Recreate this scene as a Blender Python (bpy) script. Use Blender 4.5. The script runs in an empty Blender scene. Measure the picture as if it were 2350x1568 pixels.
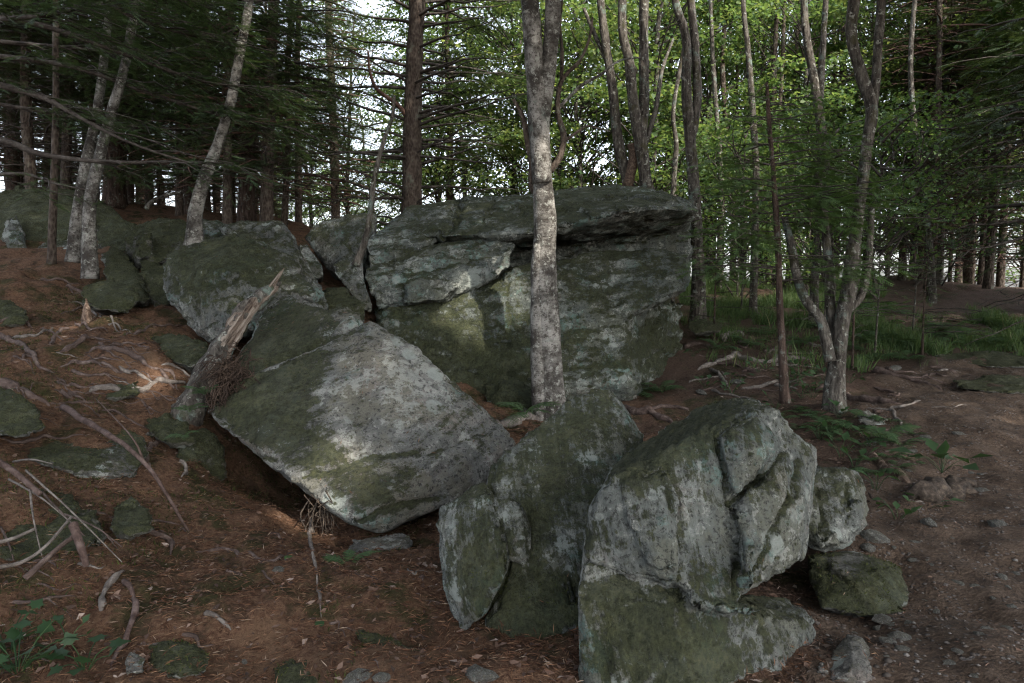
import bpy, bmesh, math, random
import numpy as np
from mathutils import Vector
rng = np.random.default_rng(7); random.seed(7)
SC = bpy.context.scene; COL = SC.collection

# ---------------------------------------------------------------- camera
CAM = np.array([0.0, 0.0, 1.6]); PITCH = math.radians(4.4); FPX = 1678.0; PW, PH = 2350.0, 1568.0
cam = bpy.data.cameras.new('camera'); cam.sensor_width = 36.0; cam.lens = 36.0*FPX/PW
cam.clip_end = 20000; cam.clip_start = 0.05
co = bpy.data.objects.new('camera', cam); COL.objects.link(co)
co.location = CAM; co.rotation_euler = (math.pi/2-PITCH, 0, 0); SC.camera = co

# ---------------------------------------------------------------- world, sun, exposure
SUN = np.array([0.42, -0.60, 0.68]); SUN = SUN/np.linalg.norm(SUN)
w = bpy.data.worlds.new('World'); SC.world = w; w.use_nodes = True
nt = w.node_tree; sky = nt.nodes.new('ShaderNodeTexSky'); sky.sky_type = 'NISHITA'; sky.sun_disc = False
sky.sun_elevation = math.asin(SUN[2]); sky.sun_rotation = math.atan2(SUN[0], SUN[1])
sky.dust_density = 6.0; sky.ozone_density = 1.0; sky.air_density = 1.0; sky.altitude = 900
hs = nt.nodes.new('ShaderNodeHueSaturation'); hs.inputs['Saturation'].default_value = 0.42      # thin high cloud whitens the whole sky
nt.links.new(sky.outputs[0], hs.inputs['Color']); nt.links.new(hs.outputs[0], nt.nodes['Background'].inputs[0]); nt.nodes['Background'].inputs[1].default_value = 0.15
sl = bpy.data.lights.new('sun', 'SUN'); sl.energy = 2.0; sl.angle = math.radians(1.0); sl.color = (1.0, 0.92, 0.81)
so = bpy.data.objects.new('sun', sl); COL.objects.link(so); so.location = (8, -12, 16)
so.rotation_euler = Vector(-SUN).to_track_quat('-Z', 'Y').to_euler()
SC.view_settings.view_transform = 'Standard'; SC.view_settings.look = 'None'
SC.view_settings.exposure = 2.28; SC.view_settings.gamma = 1.0
SC.render.engine = 'CYCLES'
cy = SC.cycles; cy.use_denoising = True; cy.max_bounces = 6; cy.diffuse_bounces = 3; cy.transmission_bounces = 4
cy.transparent_max_bounces = 4; cy.caustics_reflective = False; cy.caustics_refractive = False
cy.sample_clamp_indirect = 4.0; cy.filter_width = 1.2; cy.denoising_prefilter = 'NONE'

# ---------------------------------------------------------------- projection helpers (camera frame <-> place)
_c, _s = math.cos(PITCH), math.sin(PITCH)
def ray(px, py):
    xc = (px-PW/2)/FPX; yc = -(py-PH/2)/FPX
    y = _c+yc*_s; z = -_s+yc*_c
    return np.array([xc/y, 1.0, z/y])
def P(px, py, d): return CAM+ray(px, py)*d
def proj(p):
    q = np.atleast_2d(p)-CAM
    f = q[:, 1]*_c-q[:, 2]*_s; u = q[:, 1]*_s+q[:, 2]*_c
    f = np.where(f > 0.05, f, 0.05)
    return PW/2+FPX*q[:, 0]/f, PH/2-FPX*u/f

# ---------------------------------------------------------------- noise
def _hash(ix, iy, iz, seed):
    h = (ix*374761393+iy*668265263+iz*2147483647+seed*1274126177) & 0xffffffff
    h = ((h ^ (h >> 13))*1274126177) & 0xffffffff
    h = ((h ^ (h >> 16))*2246822519) & 0xffffffff
    return (h ^ (h >> 15))/4294967295.0*2-1
def vnoise(p, seed=0):
    i = np.floor(p).astype(np.int64); f = p-i; u = f*f*f*(f*(f*6-15)+10)
    r = 0
    for dx in (0, 1):
        wx = u[:, 0] if dx else 1-u[:, 0]
        for dy in (0, 1):
            wy = u[:, 1] if dy else 1-u[:, 1]
            for dz in (0, 1):
                wz = u[:, 2] if dz else 1-u[:, 2]
                r = r+wx*wy*wz*_hash(i[:, 0]+dx, i[:, 1]+dy, i[:, 2]+dz, seed)
    return r
def fbm(p, octv=4, seed=0, gain=0.5):
    r = 0; a = 1.0; q = np.array(p, float)
    for k in range(octv):
        r = r+a*vnoise(q, seed+k*17); q = q*2.03+7.3; a *= gain
    return r
def worley(p, seed=0):
    """nearest jittered cell: offset from its centre (N,3) and three random numbers per cell"""
    i = np.floor(p).astype(np.int64); best = np.full(len(p), 1e9); off = np.zeros_like(p); cid = np.zeros_like(i)
    for dx in (-1, 0, 1):
        for dy in (-1, 0, 1):
            for dz in (-1, 0, 1):
                c = i+np.array([dx, dy, dz]); f = c+.5+.48*np.stack([_hash(c[:, 0], c[:, 1], c[:, 2], seed+k) for k in (1, 2, 3)], 1)
                v = p-f; dd = (v*v).sum(1); m = dd < best; best[m] = dd[m]; off[m] = v[m]; cid[m] = c[m]
    return off, np.stack([_hash(cid[:, 0], cid[:, 1], cid[:, 2], seed+k) for k in (11, 12, 13, 14)], 1)
def sstep(a, b, x):
    t = np.clip((x-a)/(b-a), 0, 1); return t*t*(3-2*t)

# ---------------------------------------------------------------- mesh helpers
def mesh_np(name, V, F, smooth=False):
    """F: (N,k) index array, or list of such arrays with different k"""
    Fs = F if isinstance(F, list) else [F]
    m = bpy.data.meshes.new(name); m.vertices.add(len(V)); m.vertices.foreach_set('co', np.asarray(V, np.float32).ravel())
    li = np.concatenate([f.ravel() for f in Fs]).astype(np.int32)
    tot = np.concatenate([np.full(len(f), f.shape[1]) for f in Fs]).astype(np.int32)
    st = np.concatenate([[0], np.cumsum(tot)[:-1]]).astype(np.int32)
    m.loops.add(len(li)); m.loops.foreach_set('vertex_index', li)
    m.polygons.add(len(tot)); m.polygons.foreach_set('loop_start', st); m.polygons.foreach_set('loop_total', tot)
    if smooth: m.polygons.foreach_set('use_smooth', np.ones(len(tot), bool))
    m.update(calc_edges=True); m.validate(); return m
def obj(name, mesh, mat=None, parent=None, loc=None):
    o = bpy.data.objects.new(name, mesh); COL.objects.link(o)
    if mat is not None and len(mesh.materials) == 0: mesh.materials.append(mat)
    if parent: o.parent = parent
    if name == 'branches': o['kind'] = 'stuff'
    if loc is not None: o.location = loc
    return o
def tag(o, label=None, cat=None, group=None, kind=None):
    if label: o['label'] = label
    if cat: o['category'] = cat
    if group: o['group'] = group
    if kind: o['kind'] = kind
    return o
def empty(name, loc, label, cat, group=None):
    o = bpy.data.objects.new(name, None); COL.objects.link(o); o.location = loc; o.empty_display_size = 0.2
    return tag(o, label, cat, group)
class MB:
    def __init__(s): s.V = []; s.F = {}; s.n = 0
    def add(s, V, *Fs):
        V = np.asarray(V, float)
        for F in Fs:
            F = np.asarray(F, int); s.F.setdefault(F.shape[1], []).append(F+s.n)
        s.V.append(V); s.n += len(V)
    def mesh(s, name, smooth=False, off=None):
        V = np.concatenate(s.V)
        if off is not None: V = V-np.asarray(off)
        return mesh_np(name, V, [np.concatenate(f) for f in s.F.values()], smooth)
def crom(pts, n):
    p = np.asarray(pts, float); p = np.vstack([2*p[0]-p[1], p, 2*p[-1]-p[-2]]); k = len(p)-3
    t = np.linspace(0, k-1e-6, n); i = t.astype(int); f = (t-i)[:, None]
    a, b, c, d = p[i], p[i+1], p[i+2], p[i+3]
    return 0.5*(2*b+(c-a)*f+(2*a-5*b+4*c-d)*f*f+(3*b-a-3*c+d)*f**3)
def tube(mb, pts, rad, sides=6, rough=0.0, seed=0, cap=True, flute=0.0):
    p = np.asarray(pts, float); n = len(p); rad = np.broadcast_to(rad, (n,)).astype(float)
    t = np.gradient(p, axis=0); t /= np.linalg.norm(t, axis=1)[:, None]+1e-9
    ref = np.array([1.0, 0, 0]) if abs(t[0, 0]) < 0.8 else np.array([0, 1.0, 0])
    N = np.zeros_like(p); u = ref
    for i in range(n):
        u = u-t[i]*u.dot(t[i]); u = u/(np.linalg.norm(u)+1e-9); N[i] = u
    B = np.cross(t, N); a = np.linspace(0, 2*math.pi, sides, endpoint=False)
    R = rad[:, None]*np.ones(sides)
    if flute: R = R*(1+flute*np.cos(a*3+seed)+flute*0.6*np.cos(a*5+seed*2.1))
    V = p[:, None]+R[..., None]*(N[:, None]*np.cos(a)[None, :, None]+B[:, None]*np.sin(a)[None, :, None])
    V = V.reshape(-1, 3)
    if rough:
        dirn = V-np.repeat(p, sides, 0)
        k = 1+rough*fbm(V*np.array([9, 9, 4.])+seed, 3, seed)
        V = np.repeat(p, sides, 0)+dirn*k[:, None]
    i = np.arange(n-1)[:, None]*sides; j = np.arange(sides)[None]; j2 = (j+1) % sides
    F = np.stack([i+j, i+j2, i+sides+j2, i+sides+j], -1).reshape(-1, 4)
    if cap:
        V = np.vstack([V, p[0], p[-1]]); q = np.arange(sides); q2 = (q+1) % sides; b = (n-1)*sides
        C = np.vstack([np.stack([np.full(sides, n*sides), q2, q], 1), np.stack([np.full(sides, n*sides+1), b+q, b+q2], 1)])
        mb.add(V, F, C)
    else: mb.add(V, F)
def frames(d, up, roll=None):
    """rotation matrices whose columns are: x = d (direction), y = side, z = normal"""
    d = d/(np.linalg.norm(d, axis=1)[:, None]+1e-9)
    s = np.cross(up, d); s /= np.linalg.norm(s, axis=1)[:, None]+1e-9
    n = np.cross(d, s)
    if roll is not None:
        c, q = np.cos(roll)[:, None], np.sin(roll)[:, None]; s, n = s*c+n*q, n*c-s*q
    return np.stack([d, s, n], 2)
def scatter(mb, tv, tf, M, pos, scale):
    V = np.einsum('nij,vj->nvi', M*np.asarray(scale)[:, None, None], tv)+pos[:, None]
    n, k = V.shape[:2]
    F = (tf[None]+(np.arange(n)*k)[:, None, None]).reshape(-1, tf.shape[1])
    mb.add(V.reshape(-1, 3), F)
def rvec(n):
    v = rng.normal(size=(n, 3)); return v/np.linalg.norm(v, axis=1)[:, None]

# ---------------------------------------------------------------- material helpers
class NB:
    def __init__(s, name):
        s.m = bpy.data.materials.new(name); s.m.use_nodes = True; s.t = s.m.node_tree
        s.t.nodes.clear(); s.out = s.t.nodes.new('ShaderNodeOutputMaterial')
    def n(s, typ, **kw):
        nd = s.t.nodes.new(typ)
        for k, v in kw.items(): setattr(nd, k, v)
        return nd
    def set(s, sock, v):
        if isinstance(v, bpy.types.NodeSocket): s.t.links.new(v, sock)
        elif isinstance(v, (tuple, list)) and len(v) == 3 and sock.type == 'RGBA': sock.default_value = (*v, 1)
        else: sock.default_value = v
    def math(s, op, a, b=0.0, c=0.0, clamp=False):
        nd = s.n('ShaderNodeMath', operation=op, use_clamp=clamp); s.set(nd.inputs[0], a); s.set(nd.inputs[1], b); s.set(nd.inputs[2], c); return nd.outputs[0]
    def obj(s): return s.n('ShaderNodeTexCoord').outputs['Object']
    def map(s, v, scale=(1, 1, 1), rot=(0, 0, 0), loc=(0, 0, 0)):
        nd = s.n('ShaderNodeMapping'); s.set(nd.inputs[0], v); nd.inputs[1].default_value = loc; nd.inputs[2].default_value = rot; nd.inputs[3].default_value = scale; return nd.outputs[0]
    def noise(s, v, scale, detail=4.0, rough=0.55, dist=0.0):
        nd = s.n('ShaderNodeTexNoise'); s.set(nd.inputs['Vector'], v); nd.inputs['Scale'].default_value = scale
        nd.inputs['Detail'].default_value = detail; nd.inputs['Roughness'].default_value = rough; nd.inputs['Distortion'].default_value = dist
        return nd.outputs['Fac']
    def vor(s, v, scale, feature='F1', rnd=1.0):
        nd = s.n('ShaderNodeTexVoronoi', feature=feature); s.set(nd.inputs['Vector'], v); nd.inputs['Scale'].default_value = scale
        nd.inputs['Randomness'].default_value = rnd; return nd.outputs['Distance']
    def step(s, x, a, b):
        nd = s.n('ShaderNodeMapRange', interpolation_type='SMOOTHSTEP'); s.set(nd.inputs[0], x); nd.inputs[1].default_value = a; nd.inputs[2].default_value = b; return nd.outputs[0]
    def mix(s, f, a, b, blend='MIX'):
        nd = s.n('ShaderNodeMix', data_type='RGBA', blend_type=blend); s.set(nd.inputs[0], f); s.set(nd.inputs[6], a); s.set(nd.inputs[7], b); return nd.outputs[2]
    def ramp(s, f, stops):
        nd = s.n('ShaderNodeValToRGB'); s.set(nd.inputs[0], f); e = nd.color_ramp.elements
        while len(e) < len(stops): e.new(0.5)
        for k, (p, c) in zip(e, stops): k.position = p; k.color = (*c, 1)
        return nd.outputs[0]
    def bump(s, h, strength=0.5, dist=0.02, normal=None):
        nd = s.n('ShaderNodeBump'); s.set(nd.inputs['Height'], h); nd.inputs['Strength'].default_value = strength; nd.inputs['Distance'].default_value = dist
        if normal is not None: s.set(nd.inputs['Normal'], normal)
        return nd.outputs[0]
    def pbr(s, col, rough=0.9, normal=None, spec=0.25):
        b = s.n('ShaderNodeBsdfPrincipled'); s.set(b.inputs['Base Color'], col); s.set(b.inputs['Roughness'], rough)
        b.inputs['Specular IOR Level'].default_value = spec
        if normal is not None: s.set(b.inputs['Normal'], normal)
        s.t.links.new(b.outputs[0], s.out.inputs[0]); return s.m

def rock_mat(name, moss=0.0, srot=(0.3, 0.2, 0.5), tint=(1, 1, 1), seed=0.0, lichen=0.0, size=1.0, teal=0.0, aniso=5.5, dark=0.0):
    b = NB(name); o = b.obj(); o = b.map(o, loc=(seed*3.1, seed*1.7, seed*2.3))
    rt = Vector(srot).normalized().rotation_difference(Vector((0, 0, 1))).to_euler(); st = b.map(b.map(o, rot=tuple(rt)), scale=(0.8, 0.8, aniso))
    n1 = b.noise(o, 1.7/size, 6, 0.62, 0.5); n2 = b.noise(o, 9.0/size, 10, 0.74, 0.35)
    n3 = b.noise(o, 46/size, 8, 0.75); ns = b.noise(st, 5.5/size, 10, 0.76, 0.25)
    n4 = b.noise(b.map(o, loc=(9, 4, 2)), 3.6/size, 10, 0.74, 0.3); n5 = b.noise(b.map(o, loc=(1, 6, 3)), 20/size, 8, 0.75, 0.3)
    t = lambda c: tuple(a*k for a, k in zip(c, tint))
    base = b.ramp(b.math('ADD', b.math('MULTIPLY', ns, 0.6), b.math('MULTIPLY', n5, 0.4)),
                  [(0.36, t((0.045, 0.046, 0.043))), (0.46, t((0.14, 0.142, 0.134))), (0.55, t((0.215, 0.213, 0.20))), (0.70, t((0.30, 0.30, 0.285)))])
    base = b.mix(b.math('MULTIPLY', b.step(n4, 0.52, 0.60), 0.5), base, t((0.25, 0.205, 0.185)))            # pinkish brown fresh stone
    base = b.mix(b.math('MULTIPLY', b.step(n1, 0.56, 0.44), 0.5), base, t((0.10, 0.105, 0.10))); base = b.mix(b.math('MULTIPLY', b.step(b.noise(b.map(o, loc=(7, 7, 7)), 2.6/size, 9, .72), 0.47, 0.58), 0.5), base, t((0.145, 0.135, 0.095)))             # darker weathered zones
    base = b.mix(b.math('MULTIPLY', b.step(n3, 0.47, 0.41), 0.8), base, (0.035, 0.036, 0.033))             # pits and black lichen
    li = b.step(b.math('ADD', b.math('MULTIPLY', n5, 0.6), b.math('ADD', b.math('MULTIPLY', n2, 0.5), b.math('MULTIPLY', n1, 0.35))), 0.76-lichen, 0.785-lichen)
    base = b.mix(b.math('MULTIPLY', li, 0.6), base, (0.37, 0.385, 0.35))                                    # crusty pale lichen
    vd = b.n('ShaderNodeTexVoronoi'); b.set(vd.inputs['Vector'], b.map(o, loc=(2, 5, 3))); vd.inputs['Scale'].default_value = 6.5/size; sc_ = b.n('ShaderNodeSeparateXYZ'); b.set(sc_.inputs[0], vd.outputs['Color'])
    rr = b.math('SUBTRACT', b.math('MULTIPLY', sc_.outputs[0], 0.62), b.math('ADD', vd.outputs['Distance'], b.math('MULTIPLY', b.math('SUBTRACT', n5, .5), .5)))
    base = b.mix(b.math('MULTIPLY', b.math('MULTIPLY', b.step(rr, 0.10, 0.16), b.step(n1, .46, .54)), 0.72), base, (0.31, 0.345, 0.315))
    vs = b.step(b.vor(b.map(o, loc=(4, 1, 8)), 11/size), 0.17, 0.12); base = b.mix(b.math('MULTIPLY', b.math('MULTIPLY', vs, b.step(n2, .5, .6)), 0.7), base, (0.34, 0.365, 0.33))
    tl = b.math('MULTIPLY', b.step(b.noise(b.map(o, loc=(5, 8, 1)), 2.1/size, 8, 0.72), 0.58-teal*0.3, 0.66-teal*0.3), b.step(n5, 0.45, 0.56))
    base = b.mix(b.math('MULTIPLY', tl, 0.7), base, (0.125, 0.215, 0.19))
    g = b.n('ShaderNodeNewGeometry'); sp = b.n('ShaderNodeSeparateXYZ'); b.set(sp.inputs[0], g.outputs['Normal'])
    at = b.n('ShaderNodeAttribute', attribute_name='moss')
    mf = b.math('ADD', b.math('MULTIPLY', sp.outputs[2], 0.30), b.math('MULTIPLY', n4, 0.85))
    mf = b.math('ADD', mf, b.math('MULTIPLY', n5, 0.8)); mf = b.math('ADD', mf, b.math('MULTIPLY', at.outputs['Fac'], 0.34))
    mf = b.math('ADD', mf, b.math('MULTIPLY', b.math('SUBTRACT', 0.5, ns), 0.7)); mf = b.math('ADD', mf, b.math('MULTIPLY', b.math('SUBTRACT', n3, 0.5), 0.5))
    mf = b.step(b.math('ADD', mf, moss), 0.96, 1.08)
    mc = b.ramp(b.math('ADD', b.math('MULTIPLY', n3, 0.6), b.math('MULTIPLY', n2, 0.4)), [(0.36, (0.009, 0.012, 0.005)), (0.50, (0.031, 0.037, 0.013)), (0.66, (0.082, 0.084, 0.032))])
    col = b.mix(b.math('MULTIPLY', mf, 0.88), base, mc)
    h = b.math('ADD', b.math('MULTIPLY', ns, 0.8), b.math('MULTIPLY', n2, 0.9))
    h = b.math('ADD', h, b.math('MULTIPLY', n5, 0.6)); h = b.math('ADD', h, b.math('MULTIPLY', n3, 0.4)); h = b.math('ADD', h, b.math('MULTIPLY', b.math('MULTIPLY', mf, b.noise(o, 120, 3)), 0.35))
    return b.pbr(col, 0.9, b.bump(h, 0.9, 0.05*size), 0.2)

def bark_mat(name, kind):
    b = NB(name); o = b.obj()
    if kind == 'birch':
        ln = b.noise(b.map(o, scale=(3.5, 3.5, 18)), 3.4, 8, 0.78, 0.6); n = b.noise(o, 5, 6, 0.65); n3 = b.noise(o, 30, 5, 0.7)
        col = b.ramp(n, [(0.38, (0.045, 0.042, 0.038)), (0.5, (0.125, 0.118, 0.106)), (0.62, (0.28, 0.268, 0.245))])
        col = b.mix(b.math('MULTIPLY', b.step(ln, 0.54, 0.60), 0.7), col, (0.045, 0.038, 0.032))
        col = b.mix(b.math('MULTIPLY', b.step(b.math('ADD', n3, b.math('MULTIPLY', n, 0.4)), 0.68, 0.62), 0.8), col, (0.045, 0.038, 0.032))
        col = b.mix(b.math('MULTIPLY', b.step(b.noise(o, 2.4, 5, 0.7), 0.58, 0.68), 0.6), col, (0.17, 0.21, 0.18))
        col = b.mix(b.math('MULTIPLY', b.step(b.noise(b.map(o, loc=(3, 3, 3)), 17, 7, 0.75), 0.55, 0.60), 0.75), col, (0.34, 0.345, 0.31))
        h = b.math('ADD', ln, b.math('MULTIPLY', n3, 1.2))
    elif kind == 'spruce':
        v = b.vor(b.map(o, scale=(30, 30, 14)), 1.0); n = b.noise(o, 6, 6, 0.65); n3 = b.noise(o, 45, 5, 0.7)
        col = b.ramp(b.math('ADD', b.math('MULTIPLY', n, 0.6), b.math('MULTIPLY', v, 0.4)), [(0.3, (0.028, 0.022, 0.018)), (0.5, (0.065, 0.05, 0.04)), (0.72, (0.12, 0.10, 0.082))])
        col = b.mix(b.math('MULTIPLY', b.step(b.noise(o, 3.1, 5, 0.7), 0.56, 0.66), 0.55), col, (0.13, 0.15, 0.12))
        h = b.math('ADD', v, n3)
    elif kind == 'brown':
        v = b.noise(b.map(o, scale=(20, 20, 4)), 1.2, 6, 0.7); n3 = b.noise(o, 50, 4)
        col = b.ramp(v, [(0.35, (0.022, 0.016, 0.013)), (0.5, (0.055, 0.038, 0.030)), (0.7, (0.105, 0.076, 0.062))]); col = b.mix(b.math('MULTIPLY', b.step(b.noise(o, 11, 6, .7), .56, .62), .6), col, (0.15, 0.16, 0.14)); h = b.math('ADD', v, n3)
    else:  # lichen-spotted grey hardwood
        v = b.noise(b.map(o, scale=(16, 16, 4.5)), 1.4, 7, 0.7); n = b.noise(o, 3.4, 6, 0.7); n3 = b.noise(o, 14, 6, 0.7)
        col = b.ramp(v, [(0.38, (0.022, 0.019, 0.016)), (0.5, (0.062, 0.055, 0.047)), (0.66, (0.14, 0.128, 0.11))])
        col = b.mix(b.step(n3, 0.57, 0.63), col, (0.24, 0.245, 0.215))
        col = b.mix(b.math('MULTIPLY', b.step(n, 0.55, 0.65), 0.7), col, (0.14, 0.19, 0.165))
        col = b.mix(b.math('MULTIPLY', b.step(b.noise(o, 5.2, 5, 0.6), 0.57, 0.66), 0.7), col, (0.045, 0.043, 0.02)); h = b.math('ADD', v, n3)
    return b.pbr(col, 0.9, b.bump(h, 0.8, 0.02), 0.15)

def leaf_mat(name, cols, trans=0.35, rough=0.55, vary=0.0):
    b = NB(name); g = b.n('ShaderNodeNewGeometry')
    col = b.ramp(g.outputs['Random Per Island'], cols)
    if vary:
        oi = b.n('ShaderNodeObjectInfo'); col = b.mix(b.math('MULTIPLY', oi.outputs['Random'], vary), col, (0.036, 0.085, 0.03))
    d = b.n('ShaderNodeBsdfPrincipled'); b.set(d.inputs['Base Color'], col); d.inputs['Roughness'].default_value = rough; d.inputs['Specular IOR Level'].default_value = 0.3
    t = b.n('ShaderNodeBsdfTranslucent'); b.set(t.inputs[0], b.mix(1.0, col, (1.35, 1.25, 0.7), 'MULTIPLY'))
    m = b.n('ShaderNodeMixShader'); m.inputs[0].default_value = trans
    b.t.links.new(d.outputs[0], m.inputs[1]); b.t.links.new(t.outputs[0], m.inputs[2]); b.t.links.new(m.outputs[0], b.out.inputs[0])
    return b.m

def wood_mat(name, a, c, e, sc=(3, 3, 3)):
    b = NB(name); o = b.obj(); n = b.noise(b.map(o, scale=sc), 3.0, 7, 0.68); n3 = b.noise(o, 26, 5, 0.7)
    col = b.ramp(b.math('ADD', b.math('MULTIPLY', n, 0.6), b.math('MULTIPLY', n3, 0.4)), [(0.36, a), (0.5, c), (0.66, e)])
    return b.pbr(col, 0.85, b.bump(b.math('ADD', n, n3), 0.7, 0.015), 0.2)

M = {}
M['birch'] = bark_mat('birch_bark', 'birch'); M['spruce'] = bark_mat('spruce_bark', 'spruce')
M['maple'] = bark_mat('maple_bark', 'maple'); M['brown'] = bark_mat('brown_bark', 'brown')
M['twig'] = wood_mat('dead_twig', (0.02, 0.016, 0.014), (0.05, 0.042, 0.036), (0.10, 0.09, 0.08))
M['rust_twig'] = wood_mat('rusty_dead_twig', (0.05, 0.028, 0.022), (0.10, 0.058, 0.045), (0.17, 0.115, 0.095))
M['root'] = wood_mat('root_bark', (0.03, 0.021, 0.017), (0.075, 0.053, 0.045), (0.15, 0.118, 0.102), (6, 6, 6))
M['pale_root'] = wood_mat('weathered_root', (0.05, 0.042, 0.036), (0.125, 0.108, 0.095), (0.24, 0.215, 0.19), (6, 6, 6))
M['rot'] = wood_mat('rotten_wood', (0.025, 0.016, 0.012), (0.085, 0.058, 0.042), (0.20, 0.155, 0.12), (9, 9, 9))
M['darkrot'] = wood_mat('dark_rotten_wood', (0.012, 0.010, 0.008), (0.04, 0.031, 0.024), (0.11, 0.085, 0.065), (9, 9, 9))
M['rootlet'] = wood_mat('rootlet', (0.018, 0.012, 0.009), (0.045, 0.030, 0.022), (0.09, 0.064, 0.047))
M['spruce_leaf'] = leaf_mat('spruce_needles', [(0.0, (0.024, 0.042, 0.022)), (0.5, (0.042, 0.070, 0.034)), (1.0, (0.070, 0.105, 0.045))], 0.28)
M['fir_leaf'] = leaf_mat('young_fir_needles', [(0.0, (0.050, 0.095, 0.034)), (0.5, (0.075, 0.14, 0.046)), (1.0, (0.11, 0.18, 0.06))], 0.4)
M['maple_leaf'] = leaf_mat('maple_leaves', [(0.0, (0.075, 0.14, 0.056)), (0.5, (0.12, 0.185, 0.074)), (1.0, (0.20, 0.245, 0.105))], 0.58, .55, .7)
M['hemlock_leaf'] = leaf_mat('hemlock_needles', [(0.0, (0.032, 0.058, 0.03)), (0.5, (0.055, 0.095, 0.045)), (1.0, (0.09, 0.14, 0.06))], 0.35)
M['canopy_leaf'] = leaf_mat('canopy_leaves', [(0.0, (0.03, 0.06, 0.014)), (1.0, (0.06, 0.10, 0.022))], 0.15)
M['fern_leaf'] = leaf_mat('fern_leaves', [(0.0, (0.040, 0.082, 0.034)), (1.0, (0.075, 0.125, 0.050))], 0.4)
M['herb_leaf'] = leaf_mat('herb_leaves', [(0.0, (0.020, 0.048, 0.020)), (0.5, (0.032, 0.068, 0.026)), (1.0, (0.05, 0.09, 0.034))], 0.35)
M['grass'] = leaf_mat('grass_blades', [(0.0, (0.045, 0.085, 0.032)), (0.6, (0.075, 0.125, 0.046)), (0.95, (0.11, 0.165, 0.062)), (1.0, (0.17, 0.16, 0.09))], 0.42)
M['litter'] = leaf_mat('litter', [(0.0, (0.045, 0.018, 0.010)), (0.35, (0.105, 0.05, 0.027)), (0.7, (0.17, 0.088, 0.05)), (0.93, (0.24, 0.15, 0.09)), (1.0, (0.34, 0.27, 0.21))], 0.05, 0.9)
M['dirt_litter'] = leaf_mat('dirt_litter', [(0.0, (0.03, 0.02, 0.015)), (0.5, (0.085, 0.05, 0.035)), (0.9, (0.15, 0.10, 0.075)), (1.0, (0.32, 0.26, 0.22))], 0.05, 0.9)
M['moss_tuft'] = leaf_mat('moss_tufts', [(0.0, (0.018, 0.026, 0.006)), (0.5, (0.035, 0.045, 0.010)), (1.0, (0.06, 0.07, 0.016))], 0.2, 0.9)

# ---------------------------------------------------------------- terrain
GP = [(0,600,9.0),(200,612,9.0),(330,690,8.2),(0,690,7.4),(0,760,6.5),(200,760,6.6),(400,830,6.1),(0,900,5.0),(200,930,5.2),(420,930,5.6),(0,1100,4.0),(250,1120,4.2),(420,1050,5.0),
 (0,1300,3.3),(250,1300,3.4),(450,1250,3.8),(560,1130,5.2),(700,1190,4.6),(800,1245,4.3),(0,1500,2.7),(300,1450,2.9),(600,1400,3.2),(900,1400,3.25),(1000,1500,2.9),(1250,1500,2.9),(700,1560,2.75),
 (1265,965,8.0),(1120,960,7.6),(1500,885,9.5),(1650,850,9.8),(1900,935,7.8),(1950,1150,5.1),(2300,1100,5.5),(2000,1350,3.75),(2300,1500,2.9),(2250,900,8.3),(2100,790,11.5),(1700,750,12.5),
 (1700,665,16.5),(2080,640,20),(2350,672,19),(1900,660,18.5),(700,720,8.2),(1000,960,6.6),(1500,1250,4.3)]
W3 = [P(*g) for g in GP]
W3 += [(-1.7,5.8,-.12),(-1.2,6.3,-.2),(-1.8,6.5,-.1),(-0.9,5.6,-.06),(-4.6,16,2.9),(-9,18,3.2),(-3,18,2.2),(0.5,18,1.6),(-15,10,3.4),(-15,25,3.2),(-8,4,2.0),(-12,-2,2.5),(15,5,-.3),(15,-6,-.4),(0,-8,.2),(6,0,0),(0,0.3,0.02),(-4,0,.6),(0,35,0.3),(15,32,-.5),(12,20,1.2),(-15,35,2),(25,15,0),(6,28,1.2)]
W3 = np.array(W3, float)
def _k(r2): return 0.5*r2*np.log(r2+1e-9)
_xy = W3[:, :2]; _n = len(_xy)
_A = _k(((_xy[:, None]-_xy[None])**2).sum(-1))+np.eye(_n)*0.06
_Pm = np.hstack([np.ones((_n, 1)), _xy]); _L = np.block([[_A, _Pm], [_Pm.T, np.zeros((3, 3))]])
_sol = np.linalg.solve(_L, np.concatenate([W3[:, 2], np.zeros(3)]))
def T0(x, y):
    x = np.asarray(x, float); y = np.asarray(y, float); cx = np.clip(x, -15, 25); cyy = np.clip(y, -8, 35)
    r = np.full(cx.shape, _sol[_n])+_sol[_n+1]*cx+_sol[_n+2]*cyy
    for k in range(_n): r = r+_sol[k]*_k((cx-_xy[k, 0])**2+(cyy-_xy[k, 1])**2)
    ex = np.hypot(x-cx, y-cyy)
    return r-70*(1-np.exp(-ex*0.22/70))
def T(x, y, micro=True):
    x = np.atleast_1d(np.asarray(x, float)); y = np.atleast_1d(np.asarray(y, float)); z = T0(x, y)
    q = np.stack([x, y, x*0], 1)
    z = z+0.05*fbm(q*1.1, 3, 3)*sstep(40, 20, np.hypot(x, y))
    if micro:
        lm = sstep(1.2, -0.8, x+0.3*fbm(q*.7, 2, 9))
        z = z+0.022*fbm(q*5.0, 3, 5)+(1-lm)*.03*fbm(q*2.1, 3, 25)*sstep(14, 9, y)+lm*0.075*np.maximum(fbm(q*1.9, 4, 21), 0)+lm*.02*fbm(q*9, 2, 23)
    return z
def ghit(px, py):
    r = ray(px, py); d = np.concatenate([np.arange(1.5, 12, 0.03), np.arange(12, 60, 0.2)])
    p = CAM+r*d[:, None]; h = p[:, 2]-T(p[:, 0], p[:, 1]); k = np.argmax(h < 0)
    if h[k] >= 0: k = len(d)-1
    return p[k]
def gz(x, y): return float(T([x], [y])[0])

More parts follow.
